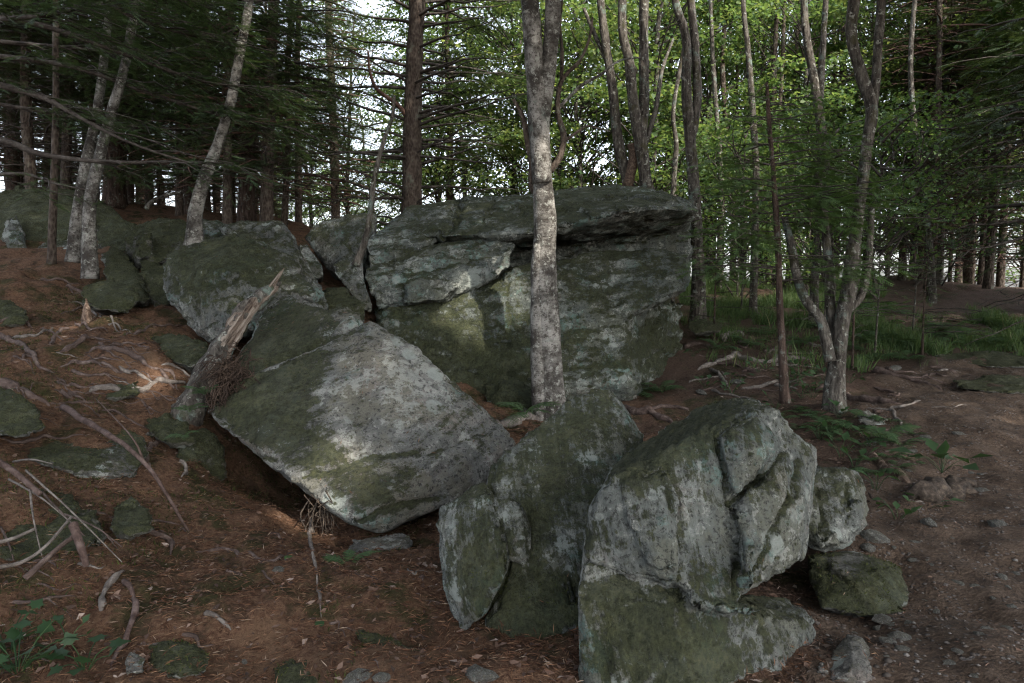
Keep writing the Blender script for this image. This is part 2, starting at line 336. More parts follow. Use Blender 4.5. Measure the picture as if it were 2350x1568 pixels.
def axis(parts, far):
    a = np.concatenate([np.arange(*p) for p in parts]); st = a[1]-a[0]
    lo = [a[0]]; s = st*1.3
    while lo[-1] > -far: lo.append(lo[-1]-s); s *= 1.28
    hi = [a[-1]]; s = (a[-1]-a[-2])*1.3
    while hi[-1] < far: hi.append(hi[-1]+s); s *= 1.28
    return np.concatenate([lo[:0:-1], a, hi[1:]])
gx = axis([(-11, -5.5, .14), (-5.5, 6, .044), (6, 13, .11)], 4000); gy = axis([(-1, 1.6, .2), (1.6, 8.5, .05), (8.5, 14, .1), (14, 34, .22)], 4000)
def grid_mesh(name, gx, gy, zf, keep=None):
    X, Y = np.meshgrid(gx, gy); x, y = X.ravel(), Y.ravel(); z = zf(x, y); V = np.stack([x, y, z], 1)
    nx = len(gx); i = np.arange(len(gy)-1)[:, None]*nx+np.arange(nx-1)[None]
    F = np.stack([i, i+1, i+nx+1, i+nx], -1).reshape(-1, 4)
    if keep is not None:
        F = F[keep(V[F].mean(1))]; u, inv = np.unique(F, return_inverse=True); V = V[u]; F = inv.reshape(F.shape)
    return mesh_np(name, V, F, True)

b = NB('forest_floor'); o = b.obj()
n1 = b.noise(o, 0.9, 6, 0.6, 0.3); n2 = b.noise(o, 6, 7, 0.65); n3 = b.noise(o, 42, 6, 0.75); n4 = b.noise(b.map(o, loc=(3, 7, 1)), 1.7, 6, 0.65)
fib = b.noise(b.map(o, scale=(1, 1, 1), rot=(0, 0, .6)), 130, 4, 0.7, 1.5)
need = b.ramp(b.math('ADD', b.math('MULTIPLY', n3, 0.6), b.math('MULTIPLY', fib, 0.4)), [(0.36, (0.026, 0.013, 0.008)), (0.46, (0.098, 0.054, 0.033)), (0.56, (0.155, 0.092, 0.057)), (0.70, (0.25, 0.165, 0.108))])
need = b.mix(b.math('MULTIPLY', b.step(n2, 0.50, 0.62), 0.7), need, (0.040, 0.026, 0.017)); need = b.mix(b.math('MULTIPLY', b.step(n4, 0.46, 0.36), 0.5), need, (0.15, 0.095, 0.058))
dirt = b.ramp(b.math('ADD', b.math('MULTIPLY', n3, 0.6), b.math('MULTIPLY', n2, 0.4)), [(0.34, (0.026, 0.019, 0.015)), (0.5, (0.075, 0.052, 0.04)), (0.66, (0.14, 0.10, 0.08))])
sp = b.n('ShaderNodeSeparateXYZ'); b.set(sp.inputs[0], o)
df = b.step(b.math('ADD', sp.outputs[0], b.math('MULTIPLY', b.math('SUBTRACT', n1, 0.5), 3.0)), 0.4, 2.2)
soil = b.mix(b.math('MULTIPLY', df, 0.85), need, dirt)
mm = b.step(b.math('ADD', b.math('MULTIPLY', n4, 0.8), b.math('MULTIPLY', n2, 0.4)), 0.61, 0.72)
mossc = b.ramp(n3, [(0.3, (0.012, 0.015, 0.005)), (0.55, (0.036, 0.04, 0.012)), (0.75, (0.065, 0.066, 0.02))])
col = b.mix(b.math('MULTIPLY', mm, 0.75), soil, mossc)
h = b.math('ADD', b.math('MULTIPLY', n3, 0.8), b.math('MULTIPLY', fib, 0.6)); h = b.math('ADD', h, n2)
M['ground'] = b.pbr(col, 0.95, b.bump(h, 0.9, 0.03), 0.15)
tag(obj('ground', grid_mesh('ground', gx, gy, T), M['ground']), kind='structure')

# dirt path on the right: its own thin sheet, dips under the forest floor at the ragged edges
PC = np.array([P(*g)[:2] for g in [(2450,1700,2.4),(2330,1500,2.9),(2300,1300,3.9),(2280,1100,5.5),(2230,960,7.2),(2230,880,9),(2240,850,10)]])
PCs = crom(PC, 160); PWd = np.interp(np.linspace(0, 1, 160), [0, .3, .5, .7, 1], [1.05, 1.05, 1.15, 1.0, .5])
def path_mask(x, y):
    d = np.full(len(x), 9.0)
    for (cx, cyy), wd in zip(PCs, PWd): d = np.minimum(d, np.hypot(x-cx, y-cyy)/wd)
    return d+0.22*fbm(np.stack([x, y, x*0], 1)*1.8, 3, 41)
def path_z(x, y): return T(x, y)+0.012-0.03*sstep(0.75, 1.15, path_mask(x, y))
pgx = np.arange(0.8, 11, .05); pgy = np.concatenate([np.arange(.6, 10, .05), np.arange(10, 23, .1)])
b = NB('packed_dirt'); o = b.obj(); n2 = b.noise(o, 5, 7, 0.65); n3 = b.noise(o, 36, 6, 0.75); vv = b.vor(o, 26); v2 = b.vor(o, 60)
col = b.ramp(b.math('ADD', b.math('MULTIPLY', n3, 0.55), b.math('MULTIPLY', n2, 0.45)), [(0.36, (0.022, 0.017, 0.014)), (0.5, (0.066, 0.045, 0.031)), (0.66, (0.125, 0.093, 0.070))])
peb = b.math('MULTIPLY', b.step(vv, 0.34, 0.22), b.step(b.noise(b.map(o, loc=(2, 2, 2)), 9, 4), 0.48, 0.56))
col = b.mix(b.math('MULTIPLY', peb, 0.6), col, (0.16, 0.15, 0.145))
h = b.math('ADD', b.math('MULTIPLY', n3, 0.8), b.math('MULTIPLY', peb, 0.5)); h = b.math('SUBTRACT', h, b.math('MULTIPLY', v2, 0.4))
M['path'] = b.pbr(col, 0.92, b.bump(h, 0.9, 0.025), 0.2)
tag(obj('dirt_path', grid_mesh('dirt_path', pgx, pgy, path_z, lambda c: path_mask(c[:, 0], c[:, 1]) < 1.3), M['path']), kind='structure')

# ---------------------------------------------------------------- boulders
def boulder(name, label, hulls, voxel, mat, amp=0.03, strata=((0.3, 0.2, 1.0), 7.0, 0.02), cracks=(), moss=(), group=None, seed=0, cat='boulder', smooth=1, world=False, chip=0.008, cut=14):
    bm = bmesh.new()
    for h in hulls:
        bt = bmesh.new()
        for p in h: bt.verts.new(p if world else P(*p))
        bt.verts.ensure_lookup_table(); r = bmesh.ops.convex_hull(bt, input=list(bt.verts))
        dead = [v for v in bt.verts if not v.link_faces]
        if dead: bmesh.ops.delete(bt, geom=dead, context='VERTS')
        tm = bpy.data.meshes.new('t'); bt.to_mesh(tm); bt.free(); bm.from_mesh(tm); bpy.data.meshes.remove(tm)
    me = bpy.data.meshes.new('t'); bm.to_mesh(me); bm.free()
    ob = bpy.data.objects.new('t', me); COL.objects.link(ob)
    md = ob.modifiers.new('r', 'REMESH'); md.mode = 'VOXEL'; md.voxel_size = voxel
    if smooth:
        ms = ob.modifiers.new('s', 'SMOOTH'); ms.factor = 0.5; ms.iterations = smooth
    dg = bpy.context.evaluated_depsgraph_get(); m2 = bpy.data.meshes.new_from_object(ob.evaluated_get(dg))
    bpy.data.objects.remove(ob); bpy.data.meshes.remove(me)
    n = len(m2.vertices); V = np.empty(n*3, np.float32); m2.vertices.foreach_get('co', V); V = V.reshape(-1, 3).astype(float)
    N = np.empty(n*3, np.float32); m2.vertex_normals.foreach_get('vector', N); N = N.reshape(-1, 3).astype(float)
    sz = float(np.ptp(V, axis=0).max()); sd = np.array([seed*5.3, seed*2.1, seed*7.7])
    sn = np.array(strata[0], float); sn /= np.linalg.norm(sn)
    lr = np.random.default_rng(seed+100); cen = V.mean(0)
    for k in range(cut):        # broken-off corners: flat cuts through the most protruding bits
        nn = lr.normal(size=3); nn /= np.linalg.norm(nn); pr = (V-cen)@nn; hm = pr.max(); ex = np.maximum(pr-hm*lr.uniform(.96, .99), 0); V = V-nn*ex[:, None]*.92
    q = V+sd; tng = np.cross(sn, [0.3, 0.9, 0.1]); tng /= np.linalg.norm(tng); bt_ = np.cross(sn, tng)
    fr3 = np.stack([q@sn, q@tng, q@bt_], 1)+.05*np.stack([vnoise(q*5, 81), vnoise(q*5, 82), vnoise(q*5, 83)], 1)
    ks = max(sz, .5)
    wd = 0
    for (cs, am) in ((.17*ks, .014*ks), (.06*ks, .0085*ks), (.028*ks, .0045*ks)):
        of, hv = worley(fr3/np.array([cs*.55, cs, cs*1.7]), seed)
        wd = wd+am*amp/.03*.55*(hv[:, 0]*.7+(of*hv[:, 1:4]).sum(1)*1.3)*sstep(-.5, .3, vnoise(q*2.2/ks+cs*40, seed+61))
    d = wd+amp*.45*fbm(q*2.2/max(sz, .6)*1.3, 3, seed)*1.3+amp*0.4*fbm(q*9/max(sz, .6)**.5, 3, seed+5)
    s = (q@sn)*strata[1]+0.55*fbm(q*1.9, 3, seed+9)
    fr = s-np.floor(s); cell = _hash(np.floor(s).astype(np.int64), np.int64(3), np.int64(1), seed)
    E = np.empty(len(m2.edges)*2, np.int32); m2.edges.foreach_get('vertices', E); E = E.reshape(-1, 2); cnt = np.maximum(np.bincount(E.ravel(), minlength=n), 1)
    def nb(f): return (np.bincount(E[:, 0], f[E[:, 1]], n)+np.bincount(E[:, 1], f[E[:, 0]], n))/cnt
    Vs = V.copy()
    for _ in range(10): Vs = np.stack([nb(Vs[:, k]) for k in range(3)], 1)
    cv = ((V-Vs)*N).sum(1)/voxel
    for _ in range(2): cv = nb(cv)
    edge = np.clip(cv*1.6, 0, 1)                       # exposed edges and corners break away in chips
    of, hv = worley(q/(.05*ks), seed+7); of2, hv2 = worley(q/(.018*ks+.012), seed+8)
    d -= edge*(np.maximum(hv[:, 0], -.2)+.2)*.020*ks**.7+edge*(np.maximum(hv2[:, 0], -.1)+.1)*.012*ks**.5
    s2 = (q@sn)*strata[1]*4.3+.8*fbm(q*2.4, 3, seed+19); f2 = s2-np.floor(s2); c2 = _hash(np.floor(s2).astype(np.int64), np.int64(5), np.int64(2), seed)
    d += strata[2]*.30*(c2+.6*f2)*(1-np.abs(N@sn))*sstep(-.2, .35, vnoise(q*2.3+9, seed+3))
    d += strata[2]*.8*(0.8*cell+1.1*np.where(fr < .85, fr/.85, (1-fr)/.15)-0.5)*(1-np.abs(N@sn))*sstep(-.35, .25, vnoise(q*1.6, seed+2))
    cn = np.abs(fbm(q*np.array([1.7, 1.7, 1.7])/max(sz, 1)**.6+3, 3, seed+31)); d -= chip*np.exp(-cn/0.03)
    
    mo = np.zeros(n); px, py = proj(V); front = ((CAM-V)*N).sum(1) > 0
    for (pts, wpx, dep) in cracks:
        pts = crom(np.array([(*q2, 0) for q2 in pts], float), 40)[:, :2]; best = np.full(n, 1e9)
        jx = px+wpx*1.6*vnoise(V*9, 51); jy = py+wpx*1.6*vnoise(V*9+5, 52)
        for a, c in zip(pts[:-1], pts[1:]):
            ab = c-a; t = np.clip(((jx-a[0])*ab[0]+(jy-a[1])*ab[1])/(ab@ab+1e-9), 0, 1)
            best = np.minimum(best, np.hypot(jx-a[0]-t*ab[0], jy-a[1]-t*ab[1]))
        g = np.exp(-(best/(wpx*.75))**1.3)*front; d -= dep*g; mo += 0.4*np.exp(-(best/(wpx*1.2))**2)*front
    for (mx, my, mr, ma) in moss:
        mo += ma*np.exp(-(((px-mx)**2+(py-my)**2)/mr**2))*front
    V = V+N*d[:, None]
    base = np.array([V[:, 0].mean(), V[:, 1].mean(), V[:, 2].min()])
    m2.vertices.foreach_set('co', (V-base).astype(np.float32).ravel())
    a = m2.attributes.new('moss', 'FLOAT', 'POINT'); a.data.foreach_set('value', mo.astype(np.float32))
    m2.polygons.foreach_set('use_smooth', np.ones(len(m2.polygons), bool)); m2.update(); m2.name = name; m2.materials.clear()
    return tag(obj(name, m2, mat, None, base), label, cat, group)

R = {}
R['front'] = rock_mat('rock_front', -0.04, (0.9, -0.35, 0.35), (.98, 1.05, 1.03), 1, .0, 1.0, .14)
R['mid'] = rock_mat('rock_mid', 0.0, (0.85, -0.3, 0.45), (.93, 1.0, .975), 2, -.01, .85, .12)
R['big'] = rock_mat('rock_big', -0.10, (-0.25, -0.2, 0.95), (1.12, 1.12, 1.11), 3, .01, 1.2, .08)
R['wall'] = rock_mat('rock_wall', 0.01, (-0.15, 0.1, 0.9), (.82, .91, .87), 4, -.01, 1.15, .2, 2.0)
R['slab'] = rock_mat('rock_slab', -0.04, (-0.12, -0.1, 1.0), (.78, .86, .83), 5, .0, 1.2, .2, 4.0)
R['left'] = rock_mat('rock_left', -0.03, (0.6, -0.3, 0.5), (.8, .84, .83), 6, -.02, 1.1, .15, 3.0)
R['mossy'] = rock_mat('rock_mossy', 0.14, (0.1, 0.1, 0.9), (.7, .7, .68), 7, -.03, .8, .0, 3.0)
R['plain'] = rock_mat('rock_plain', -0.2, (0.2, 0.1, 0.9), (.85, .83, .81), 8, -.02, .6, 0, 3.0)

# 1 front right boulder
boulder('boulder', 'large moss streaked boulder with a forked crack beside the dirt path', [
 [(1388,1098,2.82),(1640,983,3.05),(1745,928,3.3),(1792,943,3.42),(1345,1175,2.86),(1336,1300,2.74),(1560,1350,2.58),(1692,1375,2.64),(1853,1240,2.98),(1843,1294,2.94),(1866,1060,3.3),(1402,1070,3.15),(1500,998,3.6),(1600,937,4.0),(1655,910,4.1),(1740,915,4.0),(1350,1300,3.7),(1850,1200,4.1),(1700,1320,4.2)],
 [(1332,1290,2.78),(1326,1400,2.64),(1330,1750,2.55),(1600,1750,2.4),(1865,1750,2.65),(1565,1375,2.62),(1870,1432,3.0),(1775,1416,2.84),(1690,1394,2.73),(1855,1390,3.5),(1345,1500,3.6),(1860,1450,3.8)],
 [(1560,1352,2.62),(1650,1385,2.55),(1760,1402,2.62),(1700,1412,2.58),(1600,1400,2.55),(1640,1380,3.0),(1560,1400,2.9)],
 [(1682,1158,2.83),(1795,1055,2.98),(1838,1180,2.88),(1846,1240,2.86),(1702,1362,2.56),(1692,1250,2.69),(1760,1200,3.3)],
 [(1652,998,2.99),(1740,938,3.2),(1797,1030,3.12),(1688,1138,2.84),(1730,1050,2.93),(1720,1040,3.5)],
 [(1420,1105,2.79),(1520,1058,2.86),(1560,1150,2.74),(1560,1320,2.56),(1480,1300,2.6),(1440,1200,2.7),(1500,1200,3.2)],
 [(1705,938,3.2),(1788,938,3.3),(1797,985,3.28),(1748,1012,3.18),(1760,960,3.7)],
 [(1805,1010,3.3),(1872,1020,3.42),(1875,1070,3.4),(1835,1120,3.2),(1800,1080,3.7),(1850,1150,3.7)]],
 0.0112, R['front'], 0.019, ((0.9, -0.35, 0.35), 9.0, 0.016), cut=3, cracks=[([(1640,985),(1665,1080),(1675,1150),(1690,1230),(1690,1370)], 6, .03), ([(1675,1150),(1740,1100),(1800,1040)], 6, .03),
 ([(1335,1290),(1430,1330),(1520,1390),(1570,1370)], 6, .022), ([(1830,1050),(1810,1150),(1770,1230),(1750,1330)], 7, .03), ([(1530,1120),(1560,1240),(1560,1330)], 4, .012)],
 moss=[(1450,1030,70,.9),(1600,960,70,.9),(1520,1000,60,.8),(1350,1220,60,.9),(1450,1480,150,.8),(1650,1500,120,.8)], seed=1)
boulder('boulder', 'small knobbly grey boulder wedged against the forked crack boulder', [
 [(1835,1085,3.9),(1885,1072,4.0),(1960,1080,4.0),(1985,1125,3.9),(1975,1195,3.8),(1940,1245,3.7),(1870,1245,3.6),(1830,1200,3.7),(1840,1090,4.6),(1960,1090,4.7),(1950,1240,4.6),(1860,1260,4.5)],
 [(1950,1150,3.75),(1985,1150,3.8),(1978,1200,3.75),(1940,1200,3.72),(1960,1190,4.2)], [(1870,1220,3.6),(1920,1220,3.58),(1930,1250,3.6),(1880,1262,3.55),(1900,1240,4.1)]],
 0.014, R['front'], 0.035, ((0.6, -0.2, 0.7), 10, 0.02), cracks=[([(1880,1120),(1890,1240)], 6, .03), ([(1945,1110),(1940,1200)], 6, .025)], seed=4)
# 2 middle boulder
boulder('boulder', 'pointed middle boulder with a stepped left shoulder between two larger boulders', [
 [(1345,891,4.1),(1405,887,4.12),(1434,930,4.1),(1482,995,4.0),(1240,983,3.92),(1130,1068,3.66),(1122,1112,3.56),(1210,1300,3.2),(1400,1200,3.35),(1090,1480,3.17),(1150,1540,3.1),(1330,1500,3.08),(1400,1400,3.2),(1400,1000,4.8),(1200,1150,4.4),(1100,1300,4.0),(1400,1350,4.4)],
 [(1010,1160,3.45),(1108,1105,3.55),(1128,1130,3.38),(998,1195,3.36),(1000,1260,3.33),(1020,1370,3.2),(1062,1458,3.1),(1112,1412,3.02),(1165,1300,3.08),(1160,1250,3.12),(1140,1180,3.32),(1100,1180,4.1),(1060,1400,3.7)],
 [(1140,1148,3.34),(1190,1150,3.36),(1212,1200,3.26),(1210,1290,3.2),(1160,1280,3.15),(1180,1250,3.8)],
 [(1082,1480,3.15),(1118,1415,3.12),(1180,1335,3.2),(1300,1320,3.16),(1340,1440,3.04),(1230,1505,2.99),(1150,1530,3.03),(1330,1560,3.05),(1120,1560,3.15),(1250,1400,3.6)]],
 0.0112, R['mid'], 0.019, ((0.85, -0.3, 0.45), 9, 0.018), cut=3, cracks=[([(1125,1110),(1145,1190),(1165,1290),(1120,1410)], 6, .03), ([(1210,1150),(1215,1300)], 5, .02)],
 moss=[(1080,1300,90,.4),(1220,1430,120,1.2),(1250,1000,60,.3)], seed=2)
# 3 large tilted boulder
boulder('boulder', 'broad pale tilted boulder overhanging a dark hollow in front of the needle slope', [
 [(475,945,5.25),(540,882,5.4),(850,736,5.55),(910,760,5.58),(990,828,5.45),(1045,880,5.35),(1100,950,5.2),(1190,1015,5.1),(1125,1110,4.75),(1050,1148,4.6),(870,1222,4.28),(800,1203,4.25),(720,1142,4.38),(650,1088,4.5),(560,1012,4.9),(1000,1060,4.62),(500,950,6.3),(850,800,7.4),(1150,1010,6.4),(880,1215,5.3),(650,1080,5.8)],
 [(640,668,6.9),(700,690,6.85),(832,736,5.85),(548,800,6.1),(478,935,5.6),(850,760,5.8),(560,900,5.6),(700,760,8.2),(850,780,7.6),(520,940,7.0),(650,900,7.5)],
 [(770,695,6.3),(800,690,6.4),(836,715,6.2),(835,745,6.0),(760,720,6.2),(800,760,7.0)]],
 0.02, R['big'], 0.026, ((-0.25, -0.2, 0.95), 5.5, 0.022), cut=4, cracks=[([(840,738),(740,785),(640,835),(545,900)], 8, .05), ([(700,1090),(850,1050),(1000,1030),(1130,985)], 7, .028), ([(820,1190),(900,1160),(1010,1140)], 7, .04), ([(650,960),(720,1000),(800,1060)], 5, .015)],
 moss=[(620,860,130,.7),(560,930,90,.8),(660,760,90,.6),(830,1060,130,.28),(900,1190,90,.4),(700,1040,70,.3),(880,900,120,-.6)], seed=3)
# 4 back wall block
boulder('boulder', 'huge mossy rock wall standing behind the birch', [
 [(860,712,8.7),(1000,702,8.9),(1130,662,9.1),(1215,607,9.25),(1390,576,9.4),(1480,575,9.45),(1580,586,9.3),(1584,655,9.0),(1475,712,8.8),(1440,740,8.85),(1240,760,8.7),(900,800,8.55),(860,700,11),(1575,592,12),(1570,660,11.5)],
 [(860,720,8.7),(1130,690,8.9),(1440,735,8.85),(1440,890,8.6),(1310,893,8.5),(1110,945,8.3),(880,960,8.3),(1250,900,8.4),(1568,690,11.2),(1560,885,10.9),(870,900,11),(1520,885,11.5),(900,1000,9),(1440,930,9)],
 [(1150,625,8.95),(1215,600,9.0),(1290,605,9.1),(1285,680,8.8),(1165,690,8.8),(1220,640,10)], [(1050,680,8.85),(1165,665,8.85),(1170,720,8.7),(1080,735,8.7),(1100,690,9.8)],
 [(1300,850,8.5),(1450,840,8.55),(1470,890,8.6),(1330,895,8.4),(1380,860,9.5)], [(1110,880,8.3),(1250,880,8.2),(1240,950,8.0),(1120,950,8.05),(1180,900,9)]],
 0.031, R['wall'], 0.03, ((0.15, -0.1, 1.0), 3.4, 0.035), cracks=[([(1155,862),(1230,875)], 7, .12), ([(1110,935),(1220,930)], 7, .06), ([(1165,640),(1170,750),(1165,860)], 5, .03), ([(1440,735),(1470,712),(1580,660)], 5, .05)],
 moss=[(1000,800,150,.7),(1180,900,120,.9),(1380,700,130,.15),(1510,800,75,1.1)], seed=5)  # last moss spot is put there to darken the overhung end face like shade
boulder('boulder', 'long flat slab roofing the mossy rock wall with a dark overhang below', [
 [(925,476,11),(1060,459,11.2),(1220,455,11.6),(1365,432,12),(1490,433,12),(1597,466,10.8),(1595,484,9.9),(1490,474,9.2),(1290,518,8.95),(1180,545,8.95),(1000,540,9.3),(905,545,9.9),(1575,522,11.2),(1480,521,11.4),(1290,560,10.6),(1000,600,10.6),(1580,520,12.2),(950,560,12)],
 [(1100,470,11.2),(1580,470,11.6),(1580,600,11.4),(1100,640,10.8),(1100,480,12.5),(1580,480,12.8),(1580,600,12.8),(1100,640,12.5)], [(1365,428,11.6),(1430,424,11.7),(1500,436,11.6),(1490,450,11.2),(1370,446,11.2),(1440,440,12.3)], [(1060,452,11),(1140,446,11.2),(1230,458,11.3),(1220,480,10.4),(1060,490,10.2),(1100,470,12)]],
 0.03, R['slab'], 0.03, ((-0.12, -0.1, 1.0), 4.5, 0.04), cracks=[([(1055,462),(1045,510),(1000,550)], 6, .09), ([(1060,540),(1200,490),(1350,470)], 5, .045), ([(1140,452),(1110,510)], 5, .05)], moss=[(1350,470,160,.2),(980,510,80,.3)], seed=6)
boulder('boulder', 'blocky fractured boulder with a pale broken corner under the flat slab', [
 [(835,615,9.0),(905,588,9.2),(1060,552,9.3),(1150,536,9.3),(1180,560,9.1),(1172,600,8.95),(1120,645,8.85),(1010,692,8.7),(930,697,8.7),(868,712,8.75),(838,650,8.85),(850,600,10.4),(1170,560,10.6),(1100,690,10)],
 [(842,545,9.7),(935,475,10.4),(1050,462,10.6),(1046,515,9.7),(990,560,9.4),(845,602,9.3),(900,600,11)],
 [(1112,600,8.85),(1175,565,8.9),(1180,610,8.85),(1125,640,8.75),(1150,600,9.5)], [(925,650,8.65),(1010,620,8.7),(1050,660,8.65),(1000,695,8.55),(930,698,8.55),(980,670,9.3)]],
 0.024, R['slab'], 0.035, ((0.2, -0.1, 1.0), 5, 0.05), cracks=[([(850,605),(950,575),(1045,520)], 7, .08), ([(925,690),(930,640),(1020,610),(1110,590)], 6, .05)], seed=7)
boulder('boulder', 'grey slab leaning left against the blocky fractured boulder', [
 [(700,545,10),(722,518,10.2),(775,500,10.4),(862,490,10.4),(850,562,9.6),(815,592,9.5),(770,582,9.6),(745,602,9.7),(770,640,10),(850,640,10),(720,560,11.5),(850,500,11.8),(840,650,11)]],
 0.032, R['left'], 0.04, ((0.7, -0.2, 0.5), 5, 0.03), seed=8)
boulder('boulder', 'narrow upright stone splinter between leaning slab and fractured boulder', [
 [(770,600,9.0),(800,582,9.2),(822,590,9.1),(850,680,8.6),(856,722,8.5),(822,705,8.5),(765,625,8.8),(800,600,9.8),(850,700,9.4)], [(800,575,9.3),(835,590,9.3),(830,625,9.0),(800,610,9.1),(815,600,9.8)]],
 0.025, R['left'], 0.03, ((0.7, -0.2, 0.5), 8, 0.03), seed=9)
boulder('boulder', 'small wedge stone in the dark gap left of the stone splinter', [
 [(680,562,9.4),(705,560,9.5),(738,610,9.2),(745,640,9.0),(715,640,9.0),(685,590,9.2),(710,590,10),(735,650,9.8)]], 0.025, R['left'], 0.03, seed=10)
boulder('boulder', 'round mossy boulder left of the leaning dead stub', [
 [(366,625,7.6),(380,582,7.8),(450,560,7.9),(540,541,8.0),(610,552,7.9),(680,590,7.6),(732,678,7.0),(690,690,6.9),(600,740,6.8),(492,787,6.7),(470,762,6.8),(400,712,7.1),(372,670,7.4),(520,620,7.0),(420,600,9),(700,640,8.6),(500,780,7.8),(680,740,7.8)]],
 0.026, R['left'], 0.045, ((0.4, -0.3, 0.8), 4, 0.03), cracks=[([(430,650),(520,650),(600,610)], 6, .03)], moss=[(450,600,110,.6),(560,560,80,.4)], seed=11)
boulder('boulder', 'dark angular boulder behind the round mossy boulder', [
 [(510,520,9.4),(560,510,9.6),(642,506,9.6),(668,542,9.3),(722,642,8.6),(720,660,8.5),(640,640,8.5),(520,560,9.0),(520,530,11),(650,515,11),(720,660,10)]], 0.03, R['left'], 0.04, ((0.7, -0.2, 0.5), 5, 0.03), seed=12)
boulder('boulder', 'moss capped broken boulder below the curved birch', [
 [(290,548,9.3),(330,515,9.6),(400,500,9.8),(442,520,9.6),(450,560,9.0),(380,600,8.7),(335,610,8.7),(300,590,9.0),(330,520,11),(440,540,11),(380,640,9.6),(300,620,9.4)], [(300,540,9.0),(350,530,9.0),(360,590,8.7),(310,600,8.6),(330,560,9.5)]],
 0.03, R['mossy'], 0.06, ((0.3, -0.2, 0.9), 4, 0.05), seed=13)
boulder('boulder', 'massive rounded boulder behind the three pale trunks on the slope', [
 [(-120,480,11),(60,440,12),(160,432,12),(232,462,11.6),(300,522,11),(292,562,10.6),(240,578,10.3),(120,560,9.9),(0,560,9.9),(-120,600,10),(60,500,10.3),(200,500,10.4),(-100,480,14),(200,480,14),(280,600,12),(-100,620,12)]],
 0.04, R['mossy'], 0.09, ((0.2, -0.1, 0.9), 2.6, 0.06), moss=[(100,480,120,.2)], seed=14)
boulder('boulder', 'upright greenish stone at the foot of the massive rounded boulder', [
 [(10,500,9.8),(40,490,10),(62,560,9.6),(72,590,9.4),(40,595,9.3),(20,580,9.4),(0,540,9.7),(40,540,10.6),(60,600,10.2)]], 0.03, R['left'], 0.04, seed=15)
boulder('boulder', 'mossy slab lying along the dark gap by the slope trees', [
 [(236,575,8.9),(262,568,9.0),(300,590,8.8),(345,682,7.8),(330,700,7.6),(290,690,7.7),(240,630,8.3),(280,600,9.6),(340,710,8.5)]], 0.028, R['mossy'], 0.04, seed=16)
boulder('stone', 'low moss covered stone on the needle slope below the mossy slab', [
 [(185,655,7.4),(250,640,7.6),(310,655,7.5),(325,690,7.2),(300,720,7.0),(220,710,6.9),(180,690,7.1),(250,700,7.8),(250,730,7.4)]], 0.028, R['mossy'], 0.04, cat='stone', seed=17)
boulder('stone', 'mossy ledge stone beside the hollow below the round boulder', [
 [(340,775,6.5),(400,765,6.6),(480,785,6.2),(490,830,5.9),(430,842,5.8),(345,810,6.1),(420,800,6.9),(440,880,6.2)]], 0.025, R['mossy'], 0.04, cat='stone', seed=18)
for k, (lab, h, mt) in enumerate([
 ('grey block wedged behind the round mossy boulder under the birch', [(405,515,9.9),(450,500,10),(525,512,9.9),(535,560,9.3),(470,580,9.0),(410,565,9.2),(460,540,11),(470,620,10)], 'left'),
 ('dark block filling the gap right of the round mossy boulder', [(655,600,8.7),(705,610,8.8),(745,665,8.3),(750,715,8.0),(700,720,7.8),(660,690,8.0),(700,650,9.4),(710,760,8.6)], 'left'),
 ('low dark stone at the foot of the stone splinter', [(735,665,8.5),(790,655,8.6),(835,705,8.2),(838,740,8.0),(780,745,7.8),(735,720,8.0),(785,700,9.2),(790,780,8.4)], 'mossy'),
 ('angular mossy block between massive boulder and moss capped boulder', [(215,510,10.3),(265,492,10.5),(325,520,10.2),(330,565,9.7),(270,580,9.5),(220,560,9.8),(270,540,11.4),(270,620,10.2)], 'mossy'),
 ('flat dark stone before the massive rounded boulder', [(70,565,9.9),(140,548,10.1),(235,560,10),(245,592,9.5),(150,602,9.3),(75,595,9.4),(150,580,10.6),(150,630,9.8)], 'left'),
 ('dark upright block in the gap left of the round mossy boulder', [(315,595,8.6),(350,585,8.8),(392,610,8.5),(405,690,7.9),(370,710,7.7),(325,660,8.1),(360,640,9.2),(370,750,8.3)], 'mossy')]):
    boulder('boulder', lab, [h], 0.03, R[mt], 0.05, ((0.5, -0.2, 0.7), 5, 0.03), seed=70+k)
# near left
boulder('boulder', 'mossy overhanging ledge rock with dark shadow under it and roots across it', [
 [(40,1000,4.9),(110,955,5.1),(220,960,5.1),(330,1000,4.9),(345,1040,4.6),(310,1100,4.35),(240,1105,4.25),(150,1075,4.2),(60,1050,4.35),(20,1020,4.6),(120,980,5.8),(330,1010,5.6),(200,1060,5.2)]],
 0.018, R['mossy'], 0.035, ((0.1, 0, 1), 7, 0.03), moss=[(170,1000,80,.5),(270,1060,60,-.8)], seed=19)
boulder('boulder', 'dark stone buried under the tilted boulder beside the hollow', [
 [(405,1000,5.1),(470,975,5.3),(520,1020,5.3),(525,1100,5.1),(490,1140,4.95),(425,1130,4.8),(400,1070,4.85),(450,1040,6.0),(500,1060,6.0)]], 0.022, R['mossy'], 0.03, seed=20)
boulder('boulder', 'dark rock above the big root at the edge of the slope', [
 [(-60,900,4.6),(20,890,4.7),(95,940,4.5),(100,985,4.3),(40,1010,4.2),(-60,990,4.2),(0,930,5.2),(60,960,5.0)]], 0.02, R['mossy'], 0.03, seed=21)
boulder('stone', 'flat dark stone with a pale edge beside the pale hooked root', [
 [(-40,1350,3.15),(110,1338,3.2),(190,1362,3.15),(235,1395,3.05),(180,1415,2.95),(60,1425,2.9),(-40,1420,2.9),(80,1380,3.4),(80,1440,3.2)]], 0.012, R['mossy'], 0.018, ((0, 0, 1), 14, 0.012), cat='stone', seed=22)
